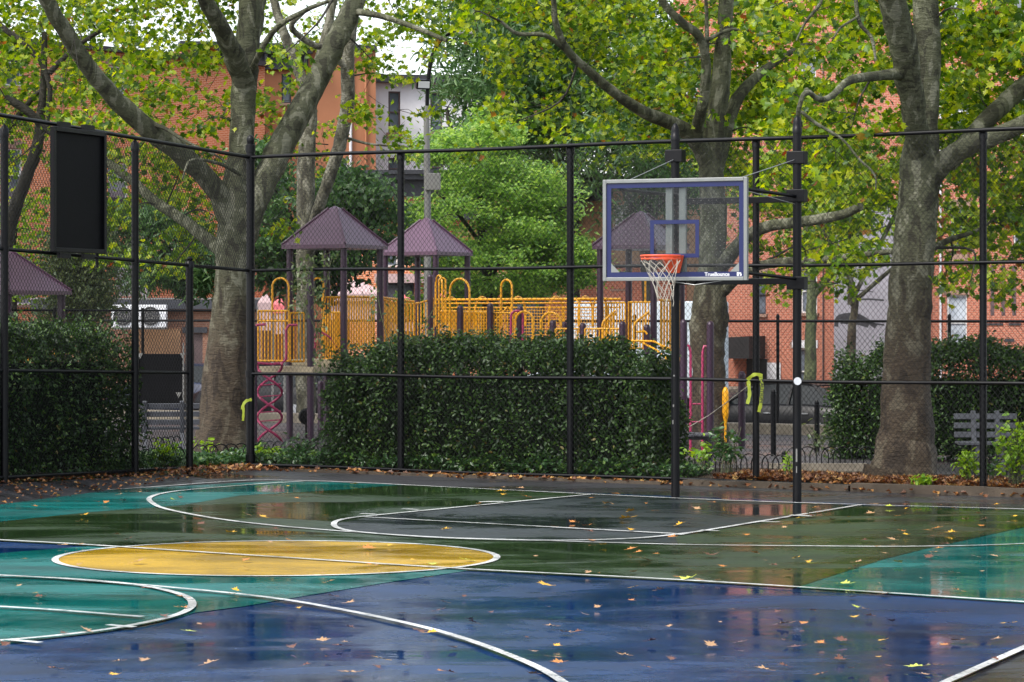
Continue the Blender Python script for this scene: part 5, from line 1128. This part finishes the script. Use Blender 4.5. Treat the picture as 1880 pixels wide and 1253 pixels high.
# A orange brick corner building on the left, front receding to the right
tA = R(49.0)
A_ = Bld('brick_building', 'orange brick building on the left behind the leaves and the black panel', -70, 92.0, tA)
xe, _ = A_.xz(486, 300); hA = A_.xz(400, 112)[1]
opsA = [P4(A_, 8, 272, 42, 372), P4(A_, 198, 298, 236, 368), P4(A_, 8, 70, 42, 160), P4(A_, 198, 120, 232, 195), P4(A_, 212, 452, 262, 545), P4(A_, 20, 470, 60, 560)]
A_.wall(-14, xe, hA, opsA, 'brick_orange'); A_.body(-14, xe, hA, 9, 'brick_orange')
for o in opsA[:4]: A_.win(*o, mull=1, lintel='stone_trim')
A_.win(*opsA[4], mull=1, vm=1, sill=None, pane='pane_curtain'); A_.win(*opsA[5], mull=1)
zc = A_.xz(230, 372)[1]; A_.trim(A_.xz(170, 372)[0], A_.xz(286, 372)[0], zc, .35, .28, name='ledge'); A_.trim(A_.xz(170, 400)[0], A_.xz(286, 400)[0], zc - .62, .06, .85, 'stone_trim', name='panel')
A_.trim(-14, xe, hA + .02, .35, .16)
m = MB()           # iron stair behind the feathery tree
for k in range(10): a = A_.xz(212, 470)[0] + k * .13; m.box((a, -.6, 2.2 + 2.0 - k * .2), (.12, .7, .03))
x0 = A_.xz(212, 470)[0]
for y in (-.95, -.25): m.tube([(x0 - .1, y, 4.3), (x0 + 1.3, y, 2.2)], .025, 6); m.tube([(x0 - .1, y, 5.1), (x0 + 1.3, y, 3.0)], .02, 6)
m.build('fire_escape', 'black_metal', A_.root, local=True)
m = MB(); m.box((A_.xz(265, 470)[0], -.03, A_.xz(265, 470)[1]), (.16, .12, 4.2)); m.build('downpipe', 'white_paint', A_.root, local=True)
m = MB(); m.box((A_.xz(312, 450)[0], -.03, A_.xz(312, 450)[1]), (.10, .12, 1.6)); m.build('downpipe', 'white_paint', A_.root, local=True)
# E low shop extension with condensers
E_ = Bld('shop_extension', 'low brown brick extension with a dark flat roof edge behind the gateway', 60, 86.0, R(0))
xE1 = E_.xz(482, 560)[0]; hE = E_.xz(300, 566)[1]; dE = P4(E_, 344, 612, 372, 720)
E_.wall(0, xE1, hE, [dE], 'brick_brown'); E_.body(0, xE1, hE, 4.5, 'brick_brown')
m = MB(); m.box(((dE[0] + dE[1]) / 2, .1, (dE[2] + dE[3]) / 2), (dE[1] - dE[0] - .02, .05, dE[3] - dE[2] - .02)); m.build('door', 'door_brown', E_.root, local=True)
m = MB(); m.box(((dE[0] + dE[1]) / 2, -.02, dE[3] + .1), (dE[1] - dE[0] + .3, .12, .18)); m.build('door_lintel', 'cornice_dark', E_.root, local=True)
E_.trim(0, xE1, hE + .12, .35, .30, name='roof_edge'); E_.trim(0, xE1, hE + .30, .20, .05, 'lamp_grey', name='gutter')
m = MB(); a, z0_ = E_.xz(240, 604); b, z1_ = E_.xz(332, 690); m.box(((a + b) / 2, -.02, (z0_ + z1_) / 2), (b - a, .05, abs(z0_ - z1_))); m.build('render_panel', 'tan_stucco', E_.root, local=True)
for k, (xa, lb) in enumerate(((205, 'white air conditioner, left one of the pair on the brown extension'), (255, 'white air conditioner, right one of the pair on the brown extension'))):
    D = 85.2; c = W(xa + 26, 581, D); ac = thing('air_conditioner', lb, 'air conditioner', tuple(c), 0, 'air conditioners on the brown extension'); w_, h_ = 51 * D / F, 42 * D / F
    m = MB(); m.box(c, (w_, .36, h_)); m.build('casing', 'white_paint', ac, bevel=.02); cc = c + Vector((-.06, -.185, .0))
    m = MB(); m.lathe(cc, [(.0, 0), (.30, 0), (.30, .012)], 24, M=Matrix(((1, 0, 0), (0, 0, 1), (0, -1, 0))).transposed()); m.build('fan_opening', 'ink_dark', ac)
    m = MB()
    for r in (.08, .15, .22, .29): m.tube([cc + Vector((r * math.cos(t), -.025, r * math.sin(t))) for t in np.linspace(0, 2 * math.pi, 24)], .008, 5, False)
    for t in range(8): m.tube([cc + Vector((.03 * math.cos(t * .785), -.025, .03 * math.sin(t * .785))), cc + Vector((.30 * math.cos(t * .785), -.025, .30 * math.sin(t * .785)))], .006, 4)
    m.build('grille', 'lamp_grey', ac)
    m = MB(); m.box(c + Vector((0, .2, -h_ / 2 - .03)), (w_ * .9, .6, .05)); m.build('bracket', 'lamp_grey', ac)
# B brown stucco building with a black bracketed cornice
B_ = Bld('stucco_building', 'brown stucco building with a black bracketed cornice between the two plane trunks', 480, 104.0, R(14))
xB = B_.xz(690, 300)[0]; hB = B_.xz(560, 88)[1]; xk = B_.xz(562, 200)[0]
opB = [P4(B_, 517, 136, 535, 190), P4(B_, 605, 290, 640, 330), P4(B_, 500, 300, 530, 370)]
B_.wall(-3, xB, hB, opB, 'brown_stucco'); B_.body(-3, xB, hB, 9, 'brown_stucco')
for o in opB: B_.win(*o, frame='cornice_dark' if o is opB[0] else 'window_white')
cornice(B_, -3, xk, hB, sc=1.25); B_.trim(xk + .02, xB, hB + .05, .25, .2)
m = MB(); a, z = B_.xz(643, 300); m.tube([(a, -.08, 0), (a, -.08, hB)], .06, 8); m.build('downpipe', 'white_paint', B_.root, local=True)
m = MB(); a, z = B_.xz(671, 300); m.tube([(a, -.08, 0), (a, -.08, hB)], .04, 8); m.build('downpipe', 'brown_stucco', B_.root, local=True)
c = W(568, 278, 101.5); sg = thing('shop_sign', 'tall yellow projecting shop sign with red marks between the plane trunks', 'sign', tuple(c)); s_h = 50 * 101.5 / F; s_w = 13 * 101.5 / F
m = MB(); m.box(c, (s_w, .16, s_h)); m.build('panel', 'sign_yellow', sg, bevel=.02)
m = MB()
for k, (dx, dz, w, h) in enumerate(((-.02, .36, .14, .05), (.0, .30, .05, .16), (.03, .24, .12, .04), (-.03, .04, .05, .16), (.03, .06, .12, .04), (.02, -.02, .04, .12), (-.01, -.30, .13, .04), (.0, -.36, .05, .14))): m.box(c + Vector((dx, -.085, dz)), (w, .01, h))
m.build('characters', 'sign_red', sg)
m = MB(); m.bar(c + Vector((s_w / 2, 0, .3)), c + Vector((s_w / 2 + .5, .9, .3)), .04, .04); m.build('bracket', 'black_metal', sg)
# C white painted building behind
Cb = Bld('white_building', 'white painted building with brown windows behind the street lamp', 682, 108.0, R(8))
xC = Cb.xz(905, 250)[0]; hC = Cb.xz(740, 148)[1]; opC = [P4(Cb, 713, 168, 735, 244), P4(Cb, 713, 290, 735, 330), P4(Cb, 788, 290, 815, 325), P4(Cb, 790, 170, 812, 244)]
Cb.wall(0, xC, hC, opC, 'white_paint'); Cb.body(0, xC, hC, 9, 'white_paint')
for o in opC: Cb.win(*o, frame='door_brown', sill='stone_trim', sh=.22)
Cb.trim(0, xC, hC + .05, .4, .3)
# H low corner building with the dark cornice
H_ = Bld('corner_shop', 'low orange brick shop with a dark bracketed cornice behind the locust tree', 640, 93.0, R(0))
xH = H_.xz(1048, 400)[0]; hH = H_.xz(800, 318)[1]
opH = [P4(H_, 935, 430, 965, 490), P4(H_, 800, 440, 830, 495), P4(H_, 700, 435, 730, 490), P4(H_, 700, 520, 760, 640), P4(H_, 800, 520, 900, 640), P4(H_, 930, 530, 1000, 640)]
H_.wall(0, xH, hH, opH, 'brick_orange')
for o in opH[:3]: H_.win(*o, mull=1)
for o in opH[3:]: H_.win(*o, frame='cornice_dark', pane='pane_glass', mull=0, vm=1)
cornice(H_, 0, xH, hH, sc=1.15); H_.trim(0, xH, H_.xz(800, 395)[1], .5, .35, name='ledge')
H_.trim(H_.xz(690, 0)[0], H_.xz(1000, 0)[0], H_.xz(800, 512)[1], .9, .30, 'canopy_pale', name='awning')
H_.body(0, xH, hH, 8, 'brick_orange')
# J its tan side street front
J_ = Bld('tan_building', 'tan stucco side of the corner shop with a white window left of the backboard', 1049, 93.0, R(-33))
xJ = J_.xz(1262, 400)[0]; hJ = J_.xz(1060, 327)[1]; opJ = [P4(J_, 1128, 378, 1165, 432), P4(J_, 1128, 480, 1160, 530)]
zs_ = J_.xz(1150, 488)[1]
J_.wall(0, xJ, hJ, opJ, 'tan_stucco')
for o in opJ: J_.win(*o, mull=1, vm=2)
J_.body(0, xJ, hJ, 1.0, 'tan_stucco'); cornice(J_, 0, J_.xz(1112, 330)[0], hJ, sc=1.15)
m = MB(); m.box((xJ / 2, -.05, zs_ / 2), (xJ - .04, .08, zs_)); m.build('brick_base', 'brick_red', J_.root, local=True)
J_.trim(0, xJ, zs_ + .08, .2, .14, 'stone_trim', name='belt_course')
m = MB(); m.tube([(J_.xz(1062, 400)[0], -.05, zs_), (J_.xz(1062, 400)[0], -.05, hJ - 1)], .05, 8); m.build('downpipe', 'cornice_dark', J_.root, local=True)
# D long red brick building on the right, parallel to the street
tD = -ANG
D_ = Bld('brick_building', 'long red brick building with stone lintels filling the right side', 1236, 112.0, tD)
hD = 21.0; xD = D_.xz(2150, 400)[0]
opD = [P4(D_, 1388, 505, 1406, 577), P4(D_, 1470, 495, 1500, 575), P4(D_, 1456, 640, 1480, 725), P4(D_, 1738, 542, 1775, 645), P4(D_, 1745, 380, 1778, 455), P4(D_, 1745, -40, 1780, 50), P4(D_, 1388, 300, 1410, 380), P4(D_, 1470, 300, 1498, 380), P4(D_, 1258, 520, 1278, 580), P4(D_, 1258, 320, 1280, 390), P4(D_, 1258, 120, 1280, 190), P4(D_, 1388, 110, 1410, 190), P4(D_, 1470, 100, 1498, 180), P4(D_, 1745, 160, 1779, 250), P4(D_, 1860, 380, 1896, 460), P4(D_, 1860, 160, 1896, 250), P4(D_, 1860, -60, 1896, 40)]
D_.wall(0, xD, hD, opD, 'brick_red'); D_.body(0, xD, hD, 10, 'brick_red')
for k, o in enumerate(opD): D_.win(*o, frame='window_white' if k not in (0, 8) else 'cornice_dark', pane='pane_curtain' if k in (3, 5) else 'pane_glass', lintel='stone_trim', sill='stone_trim', sh=.12)
for px in (1728,): 
    a = D_.xz(px, 500)[0]; m = MB(); m.tube([(a, -.07, 0), (a, -.07, hD)], .045, 8); m.build('downpipe', 'white_paint', D_.root, local=True)
for px in (1512,):
    a = D_.xz(px, 500)[0]; m = MB(); m.tube([(a, -.05, 0), (a, -.05, hD - 1)], .03, 8); m.build('conduit', 'door_brown', D_.root, local=True)
for px in (1822, 1842, 1862):
    a, z1 = D_.xz(px, 488); _, z0_ = D_.xz(px, 580); m = MB(); m.box((a, -.0, (z0_ + z1) / 2), (.16, .012, z1 - z0_)); m.build('recessed_strip', 'door_brown', D_.root, local=True)
for o in ((1810, 594, 1842, 597), (1852, 594, 1875, 597), (1810, 620, 1830, 624), (1845, 622, 1862, 628)):
    a, b, z0_, z1 = P4(D_, *o); m = MB(); m.box(((a + b) / 2, -.01, (z0_ + z1) / 2), (b - a, .06, max(.08, z1 - z0_))); m.build('vent_grille', 'ink_dark', D_.root, local=True)
D_.trim(D_.xz(1740, 450)[0], D_.xz(1780, 450)[0], D_.xz(1760, 475)[1], .12, .35, 'stone_trim', name='string_course')
z = D_.xz(1470, 632)[1]; D_.trim(D_.xz(1455, 632)[0], D_.xz(1502, 632)[0], z, .08, .32, 'white_paint', name='lintel')
# grey rendered bay with sprayed arcs
a, b, z0_, z1 = P4(D_, 1548, 372, 1700, 735); m = MB(); m.box(((a + b) / 2, -.45, z1 / 2), (b - a, .9, z1)); m.build('rendered_bay', 'grey_stucco', D_.root, local=True)
def spray(pix, r=.05):
    m = MB(); L = []
    for x, y in pix:
        lx, lz = D_.xz(x, y); L.append((lx, -.905, lz))
    P_ = [Vector(c) for c in crom(L, 5)]; vs = []
    for i, p in enumerate(P_):
        t = (P_[min(i + 1, len(P_) - 1)] - P_[max(i - 1, 0)]).normalized(); s_ = Vector((-t.z, 0, t.x)) * r; vs += [p + s_, p - s_]
    m.add(vs, [(2 * i, 2 * i + 1, 2 * i + 3, 2 * i + 2) for i in range(len(P_) - 1)]); m.build('graffiti', 'ink_dark', D_.root, local=True)
spray([(1552, 600), (1556, 584), (1575, 579), (1596, 582), (1625, 600)], .09); spray([(1560, 588), (1590, 590), (1612, 596)], .14)
spray([(1640, 552), (1610, 550), (1592, 553), (1589, 568), (1594, 582), (1608, 592), (1640, 597)], .035); spray([(1590, 535), (1604, 534), (1620, 537)], .02)
# entrance canopy, sign and stoop
a, b, z0_, z1 = P4(D_, 1345, 617, 1405, 722); m = MB()
m.prism([(a, -1.5, z1 - .9), (a + .1, -1.5, z1 - .35), (a + .5, -1.5, z1 - .05), (b, -1.5, z1), (b, -1.5, z1 - .9)], (0, 1.48, 0)); m.build('entrance_canopy', 'awning_black', D_.root, local=True)
m = MB(); m.box((b - .35, -.05, (z1 - .9) / 2), (.9, .06, z1 - .95)); m.build('door', 'awning_black', D_.root, local=True)
a, b, z0_, z1 = P4(D_, 1406, 666, 1434, 698); m = MB(); m.box(((a + b) / 2, -.04, (z0_ + z1) / 2), (b - a, .04, z1 - z0_)); m.build('notice_panel', 'white_paint', D_.root, local=True)
a = D_.xz(1290, 640)[0]; m = MB()
for k in range(8): m.box((a - 1.2, -1.4 - (7 - k) * .15, .1 + k * .2), (1.9, .3 + (7 - k) * .3, .19))
m.build('stoop', 'stone_trim', D_.root, local=True)
# pavement before the buildings
m = MB(); a = gp_(1236, 110.0); m.bar(a - U * 40 + Vector((0, 0, STREET_Z + .06)), a + U * 60 + Vector((0, 0, STREET_Z + .06)), 4.5, .14); tag(m.build('pavement', 'concrete'), kind='structure')
m = MB(); m.box((-11, 86.5, STREET_Z + .05), (34, 7, .12)); tag(m.build('pavement', 'concrete'), kind='structure')

# ================================================================== VEHICLES
def car(label, name, px, D, heading, paint, L=4.6, Wd=1.8, H=1.45, suv=False, z=STREET_Z):
    g = gp_(px, D); root = thing(name, label, 'car', (g.x, g.y, z), heading); hw = Wd / 2; bl = .92 if not suv else 1.08
    low = [(-L / 2, .50, .62, .80), (-L / 2 + .12, .34, bl * .92, .92), (-L * .36, .22, bl, .98), (-L * .2, .20, bl + .03, 1), (0, .20, bl + .02, 1), (L * .2, .20, bl, 1), (L * .26, .22, bl - .02, .99), (L * .40, .24, bl - .14, .95), (L / 2 - .1, .34, bl - .26, .86), (L / 2, .45, .58, .72)]
    m = MB(); vs = []
    for x, zb, zt, k in low:
        w = hw * k
        vs += [(x, -w * .88, zb), (x, -w, zb + .12), (x, -w * 1.0, (zb + zt) / 2 + .05), (x, -w * .94, zt - .05), (x, -w * .86, zt), (x, w * .86, zt), (x, w * .94, zt - .05), (x, w, (zb + zt) / 2 + .05), (x, w, zb + .12), (x, w * .88, zb)]
    n = 10; k = len(low); fs = [(i * n + j, (i + 1) * n + j, (i + 1) * n + (j + 1) % n, i * n + (j + 1) % n) for i in range(k - 1) for j in range(n)] + [tuple(range(n)), tuple((k - 1) * n + j for j in range(n))[::-1]]
    m.add(vs, fs); b = m.build('body', paint, root, smooth=True, local=True)
    gx = ((-L * .47, -L * .36) if suv else (-L * .40, -L * .24)); r1 = L * .06; wd = L * .24
    prof = crom([(gx[0], bl - .02), ((gx[0] + gx[1]) / 2 - .02, bl + (H - bl) * .62), (gx[1], H - .05), ((gx[1] + r1) / 2, H), (r1, H - .05), ((r1 + wd) / 2 + .05, bl + (H - bl) * .55), (wd, bl - .02)], 4)
    def hwz(z): return hw * (.86 - .20 * (z - bl) / (H - bl))
    m = MB(); n = len(prof); vs = [(x, sy * (hwz(z) - .012), z - .012) for sy in (-1, 1) for x, z in prof]; m.add(vs, [tuple(range(n)), tuple(range(n, 2 * n))[::-1]] + [(i, n + i, n + i + 1, i + 1) for i in range(n - 1)]); m.build('windows', 'car_glass', root, local=True)
    top = [(x, z) for x, z in prof if z > bl + (H - bl) * .80]; n = len(top); m = MB(); vs = [(x, sy * (hwz(z) + .01), z + dz) for dz in (-.05, .004) for sy in (-1, 1) for x, z in top]
    m.add(vs, [(i, i + 1, n + i + 1, n + i) for i in range(n - 1)] + [(2 * n + i, 3 * n + i, 3 * n + i + 1, 2 * n + i + 1) for i in range(n - 1)] + [(i, 2 * n + i, 2 * n + i + 1, i + 1) for i in range(n - 1)] + [(n + i, n + i + 1, 3 * n + i + 1, 3 * n + i) for i in range(n - 1)]); m.build('roof', paint, root, local=True, smooth=True)
    m = MB()
    for sy in (-1, 1):
        for xa, xb in ((gx[0], gx[1]), (wd, r1), (-.12 * L, -.13 * L)): m.bar((xa, sy * hw * .87, bl - .02), (xb, sy * hw * .68, H - .07), .05, .05, (1, 0, 0))
    m.build('pillar', paint, root, local=True)
    for x in (-L * .30, L * .31):
        for sy in (-1, 1):
            Mw = Matrix(((1, 0, 0), (0, 0, 1), (0, 1, 0))); m = MB(); r = .33 if not suv else .37
            m.lathe((x, sy * (hw - .10), r), [(r * .6, -.11), (r * .96, -.11), (r, -.07), (r, .07), (r * .96, .11), (r * .6, .11)], 24, M=Mw); w_ = m.build('wheel', 'tyre', root, smooth=True, local=True)
            m = MB(); m.lathe((x, sy * (hw - .005), r), [(0, -.01), (r * .18, -.02), (r * .2, 0), (r * .62, 0), (r * .64, .02 * sy)], 20, M=Mw)
            for q in range(5): a_ = q * 2 * math.pi / 5; m.bar((x + .06 * math.cos(a_), sy * (hw + .005), r + .06 * math.sin(a_)), (x + r * .6 * math.cos(a_), sy * (hw + .005), r + r * .6 * math.sin(a_)), .02, .06, (0, 1, 0))
            m.build('rim', 'alloy', w_, local=True)
    for sy in (-1, 1):
        m = MB(); m.box((L / 2 - .14, sy * hw * .66, .68), (.2, .34, .14)); m.build('headlight', 'pane_curtain', root, local=True, bevel=.03)
        m = MB(); m.box((-L / 2 + .09, sy * hw * .70, .78), (.14, .3, .16)); m.build('tail_light', 'lens_red', root, local=True, bevel=.03)
        m = MB(); m.box((wd - .15, sy * (hw * .98), bl + .06), (.16, .18, .12)); m.build('mirror', paint, root, local=True, bevel=.03)
        for x in (-L * .02, -L * .22): m = MB(); m.box((x, sy * (hw + .004), bl - .18), (.18, .02, .03)); m.build('door_handle', 'alloy', root, local=True)
    return root
hd0 = math.pi - ANG
car('black sedan parked behind the yellow caution tape and the right hoop post', 'parked_car', 1432, 63.5, hd0, 'car_black', 4.7, 1.82, 1.45)
car('dark sports utility car parked behind the pink spiral climber', 'parked_car', 500, 74.5, hd0, 'car_black', 4.6, 1.85, 1.68, True)
car('dark blue car glimpsed left of the big forked trunk', 'parked_car', 330, 78.0, hd0, 'car_blue', 4.4, 1.8, 1.62, True)
g = gp_(1175, 72.0); tk = thing('box_truck', 'pale blue grey box truck behind the third pavilion', 'truck', (g.x, g.y, STREET_Z), hd0)
m = MB(); m.box((-.3, 0, 2.1), (3.6, 2.1, 2.5)); m.build('cargo_box', 'truck_white', tk, local=True, bevel=.04)
m = MB(); m.box((-.3, 0, .75), (5.2, 1.6, .2)); m.build('chassis', 'black_metal', tk, local=True)
m = MB(); m.prism([(1.55, -.95, .6), (1.55, -.95, 2.3), (2.1, -.95, 2.3), (2.6, -.95, 1.5), (3.1, -.95, 1.35), (3.15, -.95, .6)], (0, 1.9, 0)); m.build('cab', 'truck_white', tk, local=True, bevel=.05)
m = MB(); m.prism([(1.75, -.965, 1.45), (1.75, -.965, 2.15), (2.1, -.965, 2.15), (2.48, -.965, 1.5)], (0, 1.93, 0)); m.build('cab_window', 'car_glass', tk, local=True)
m = MB(); m.box((-.3, -1.055, 2.0), (3.4, .01, .28)); m.build('stripe', 'lamp_grey', tk, local=True)
for x in (-1.3, 2.3):
    for sy in (-1, 1):
        m = MB(); m.lathe((x, sy * .85, .4), [(.2, -.12), (.4, -.12), (.4, .12), (.2, .12)], 20, M=Matrix(((1, 0, 0), (0, 0, 1), (0, 1, 0)))); m.build('wheel', 'tyre', tk, local=True, smooth=True)

# ================================================================== FALLEN LEAVES
rl = random.Random(77)
def leaf_mesh(seed, mat):
    r = random.Random(seed); m = MB(); h = PLANE_L; n = len(h); cu = r.uniform(.15, .6); tw = r.uniform(-.3, .3)
    def zf(x, y): return .015 + cu * (abs(x) ** 1.6) + tw * x * y + .18 * max(0, y - .35) ** 1.5 + r.uniform(0, .03)
    vs = [(x, y, zf(x, y)) for x, y in h] + [(-x * r.uniform(.85, 1.1), y, zf(-x, y)) for x, y in h[1:-1]]
    m.add(vs, [tuple(range(n)), tuple([0, n - 1] + list(range(2 * n - 3, n - 1, -1)))]); m.tube([(0, -.1, .02), (.03, -.32, .03), (.08, -.5, .05)], .012, 4)
    me = bpy.data.meshes.new('fallen_leaf'); me.from_pydata([tuple(v) for v in m.v], [], m.f); me.update(); me.materials.append(MATS[mat]); return me
KINDS_ = [('fallen_yellow', 'yellow plane leaf lying on the wet painted court', .24), ('fallen_orange', 'orange brown plane leaf lying on the wet painted court', .26), ('fallen_brown', 'dark brown plane leaf lying on the wet painted court', .22), ('fallen_tan', 'pale tan plane leaf lying on the wet painted court', .24), ('fallen_green', 'green yellow plane leaf lying on the wet painted court', .04)]
LM = {k[0]: [leaf_mesh(i + 10 * j, k[0]) for i in range(4)] for j, k in enumerate(KINDS_)}
HERO = [(427, 984, 0, 1.5), (1155, 945, 0, 1.3), (1156, 957, 0, 1.6), (1008, 1083, 0, 1.5), (924, 907, 0, 1.2), (926, 913, 0, 1.2), (969, 918, 1, 1.3), (1080, 971, 1, 1.2), (1157, 980, 0, 1.2), (1183, 1034, 3, 1.4), (583, 1185, 3, 1.3), (1207, 1092, 3, 1.3), (1303, 1026, 2, 1.6), (1246, 1068, 1, 1.2), (1268, 1069, 4, 1.7), (855, 1035, 4, 1.3), (796, 1042, 4, 1.0), (1446, 1154, 3, 1.1), (1626, 1099, 3, 1.2), (801, 1131, 2, 1.3), (1044, 1171, 3, 1.2), (1690, 1234, 4, 1.5), (1832, 1183, 3, 1.2), (1150, 1213, 3, 1.0), (378, 1230, 3, 1.3), (1410, 1241, 3, 1.3), (668, 1013, 1, 1.3), (247, 1040, 3, 1.2), (1498, 1041, 4, 1.1), (1556, 1080, 4, 1.3), (1460, 1032, 0, 1.0), (161, 1168, 3, 1.2), (833, 1198, 3, 1.1), (1076, 1138, 3, 1.2), (320, 923, 4, 1.2), (1497, 858 + 80, 1, 1.2), (1245, 970, 0, 1.1), (217, 988, 3, 1.2), (114, 1008, 3, 1.1), (1373, 988, 1, 1.1), (1652, 1040, 0, 1.1), (1600, 1140, 1, 1.0), (1545, 1215, 3, 1.2), (985, 1248, 3, 1.0), (650, 1245, 3, 1.2), (1762, 1185, 1, 1.1)]
def put_leaf(px, py, ki, sc, z=.036):
    g = Gd(px, py); me = rl.choice(LM[KINDS_[ki][0]]); o = link('fallen_leaf', me); s_ = sc * rl.uniform(.07, .115); o.scale = (s_, s_, s_)
    o.location = (g.x, g.y, z); o.rotation_euler = (rl.uniform(-.25, .25), rl.uniform(-.25, .25), rl.uniform(0, 6.28)); tag(o, KINDS_[ki][1], 'leaf', 'fallen leaves scattered on the court: ' + KINDS_[ki][0][7:])
for h in HERO: put_leaf(*h)
for _ in range(235):
    t = rl.random(); py = 893 + (1250 - 893) * t ** 1.35; px = rl.uniform(10, 1870)
    if rl.random() < .35: px = rl.uniform(1000, 1870)
    if py < 880 + 35 * abs(px - 600) / 600: py += 35
    q = rl.random(); ki = 0 if q < .14 else 1 if q < .40 else 2 if q < .66 else 3 if q < .97 else 4
    put_leaf(px, py, ki, rl.uniform(.55, 1.1))
# litter too dense to count, along the fences
def litter(name, label, pts_fn, n, z, sz=(.07, .15)):
    P = []
    for _ in range(n): p = pts_fn(); P.append((p.x, p.y, p.z + z + rl.random() * .03))
    o = leaf_object(name, P, RNG.uniform(sz[0], sz[1], n), PLANE_L, 'leaf_litter', None, up=1.6, fold=.5); return tag(o, label, 'leaf litter', kind='stuff')
litter('leaf_litter', 'rusty leaf litter on the bed behind the right fence', lambda: F0.lerp(FE, rl.uniform(.52, 1)) + FN * (.05 + 1.4 * rl.random()), 7500, .09)
litter('leaf_litter', 'scattered litter along the foot of the back fence', lambda: F0.lerp(FE, rl.random()) - FN * (abs(rl.gauss(0, .16)) + .05), 700, .02, (.05, .11))
def verge_pt():
    t = rl.random(); p = F0.lerp(LE, t); v_ = rl.random() ** 2.6; q = p - LN * v_ * (.9 * t + .3) + Vector((0, 0, 0)); q.z = (p.z if t > .2 else 0) * (1 - v_); return q
litter('leaf_litter', 'brown litter banked along the foot of the left fence', verge_pt, 700, .02, (.03, .08))
litter('leaf_litter', 'brown litter on the ground around the gateway', lambda: F0 + LD * rl.uniform(-.3, 3) + LN * rl.uniform(-.4, 2.6), 900, .05, (.05, .10))
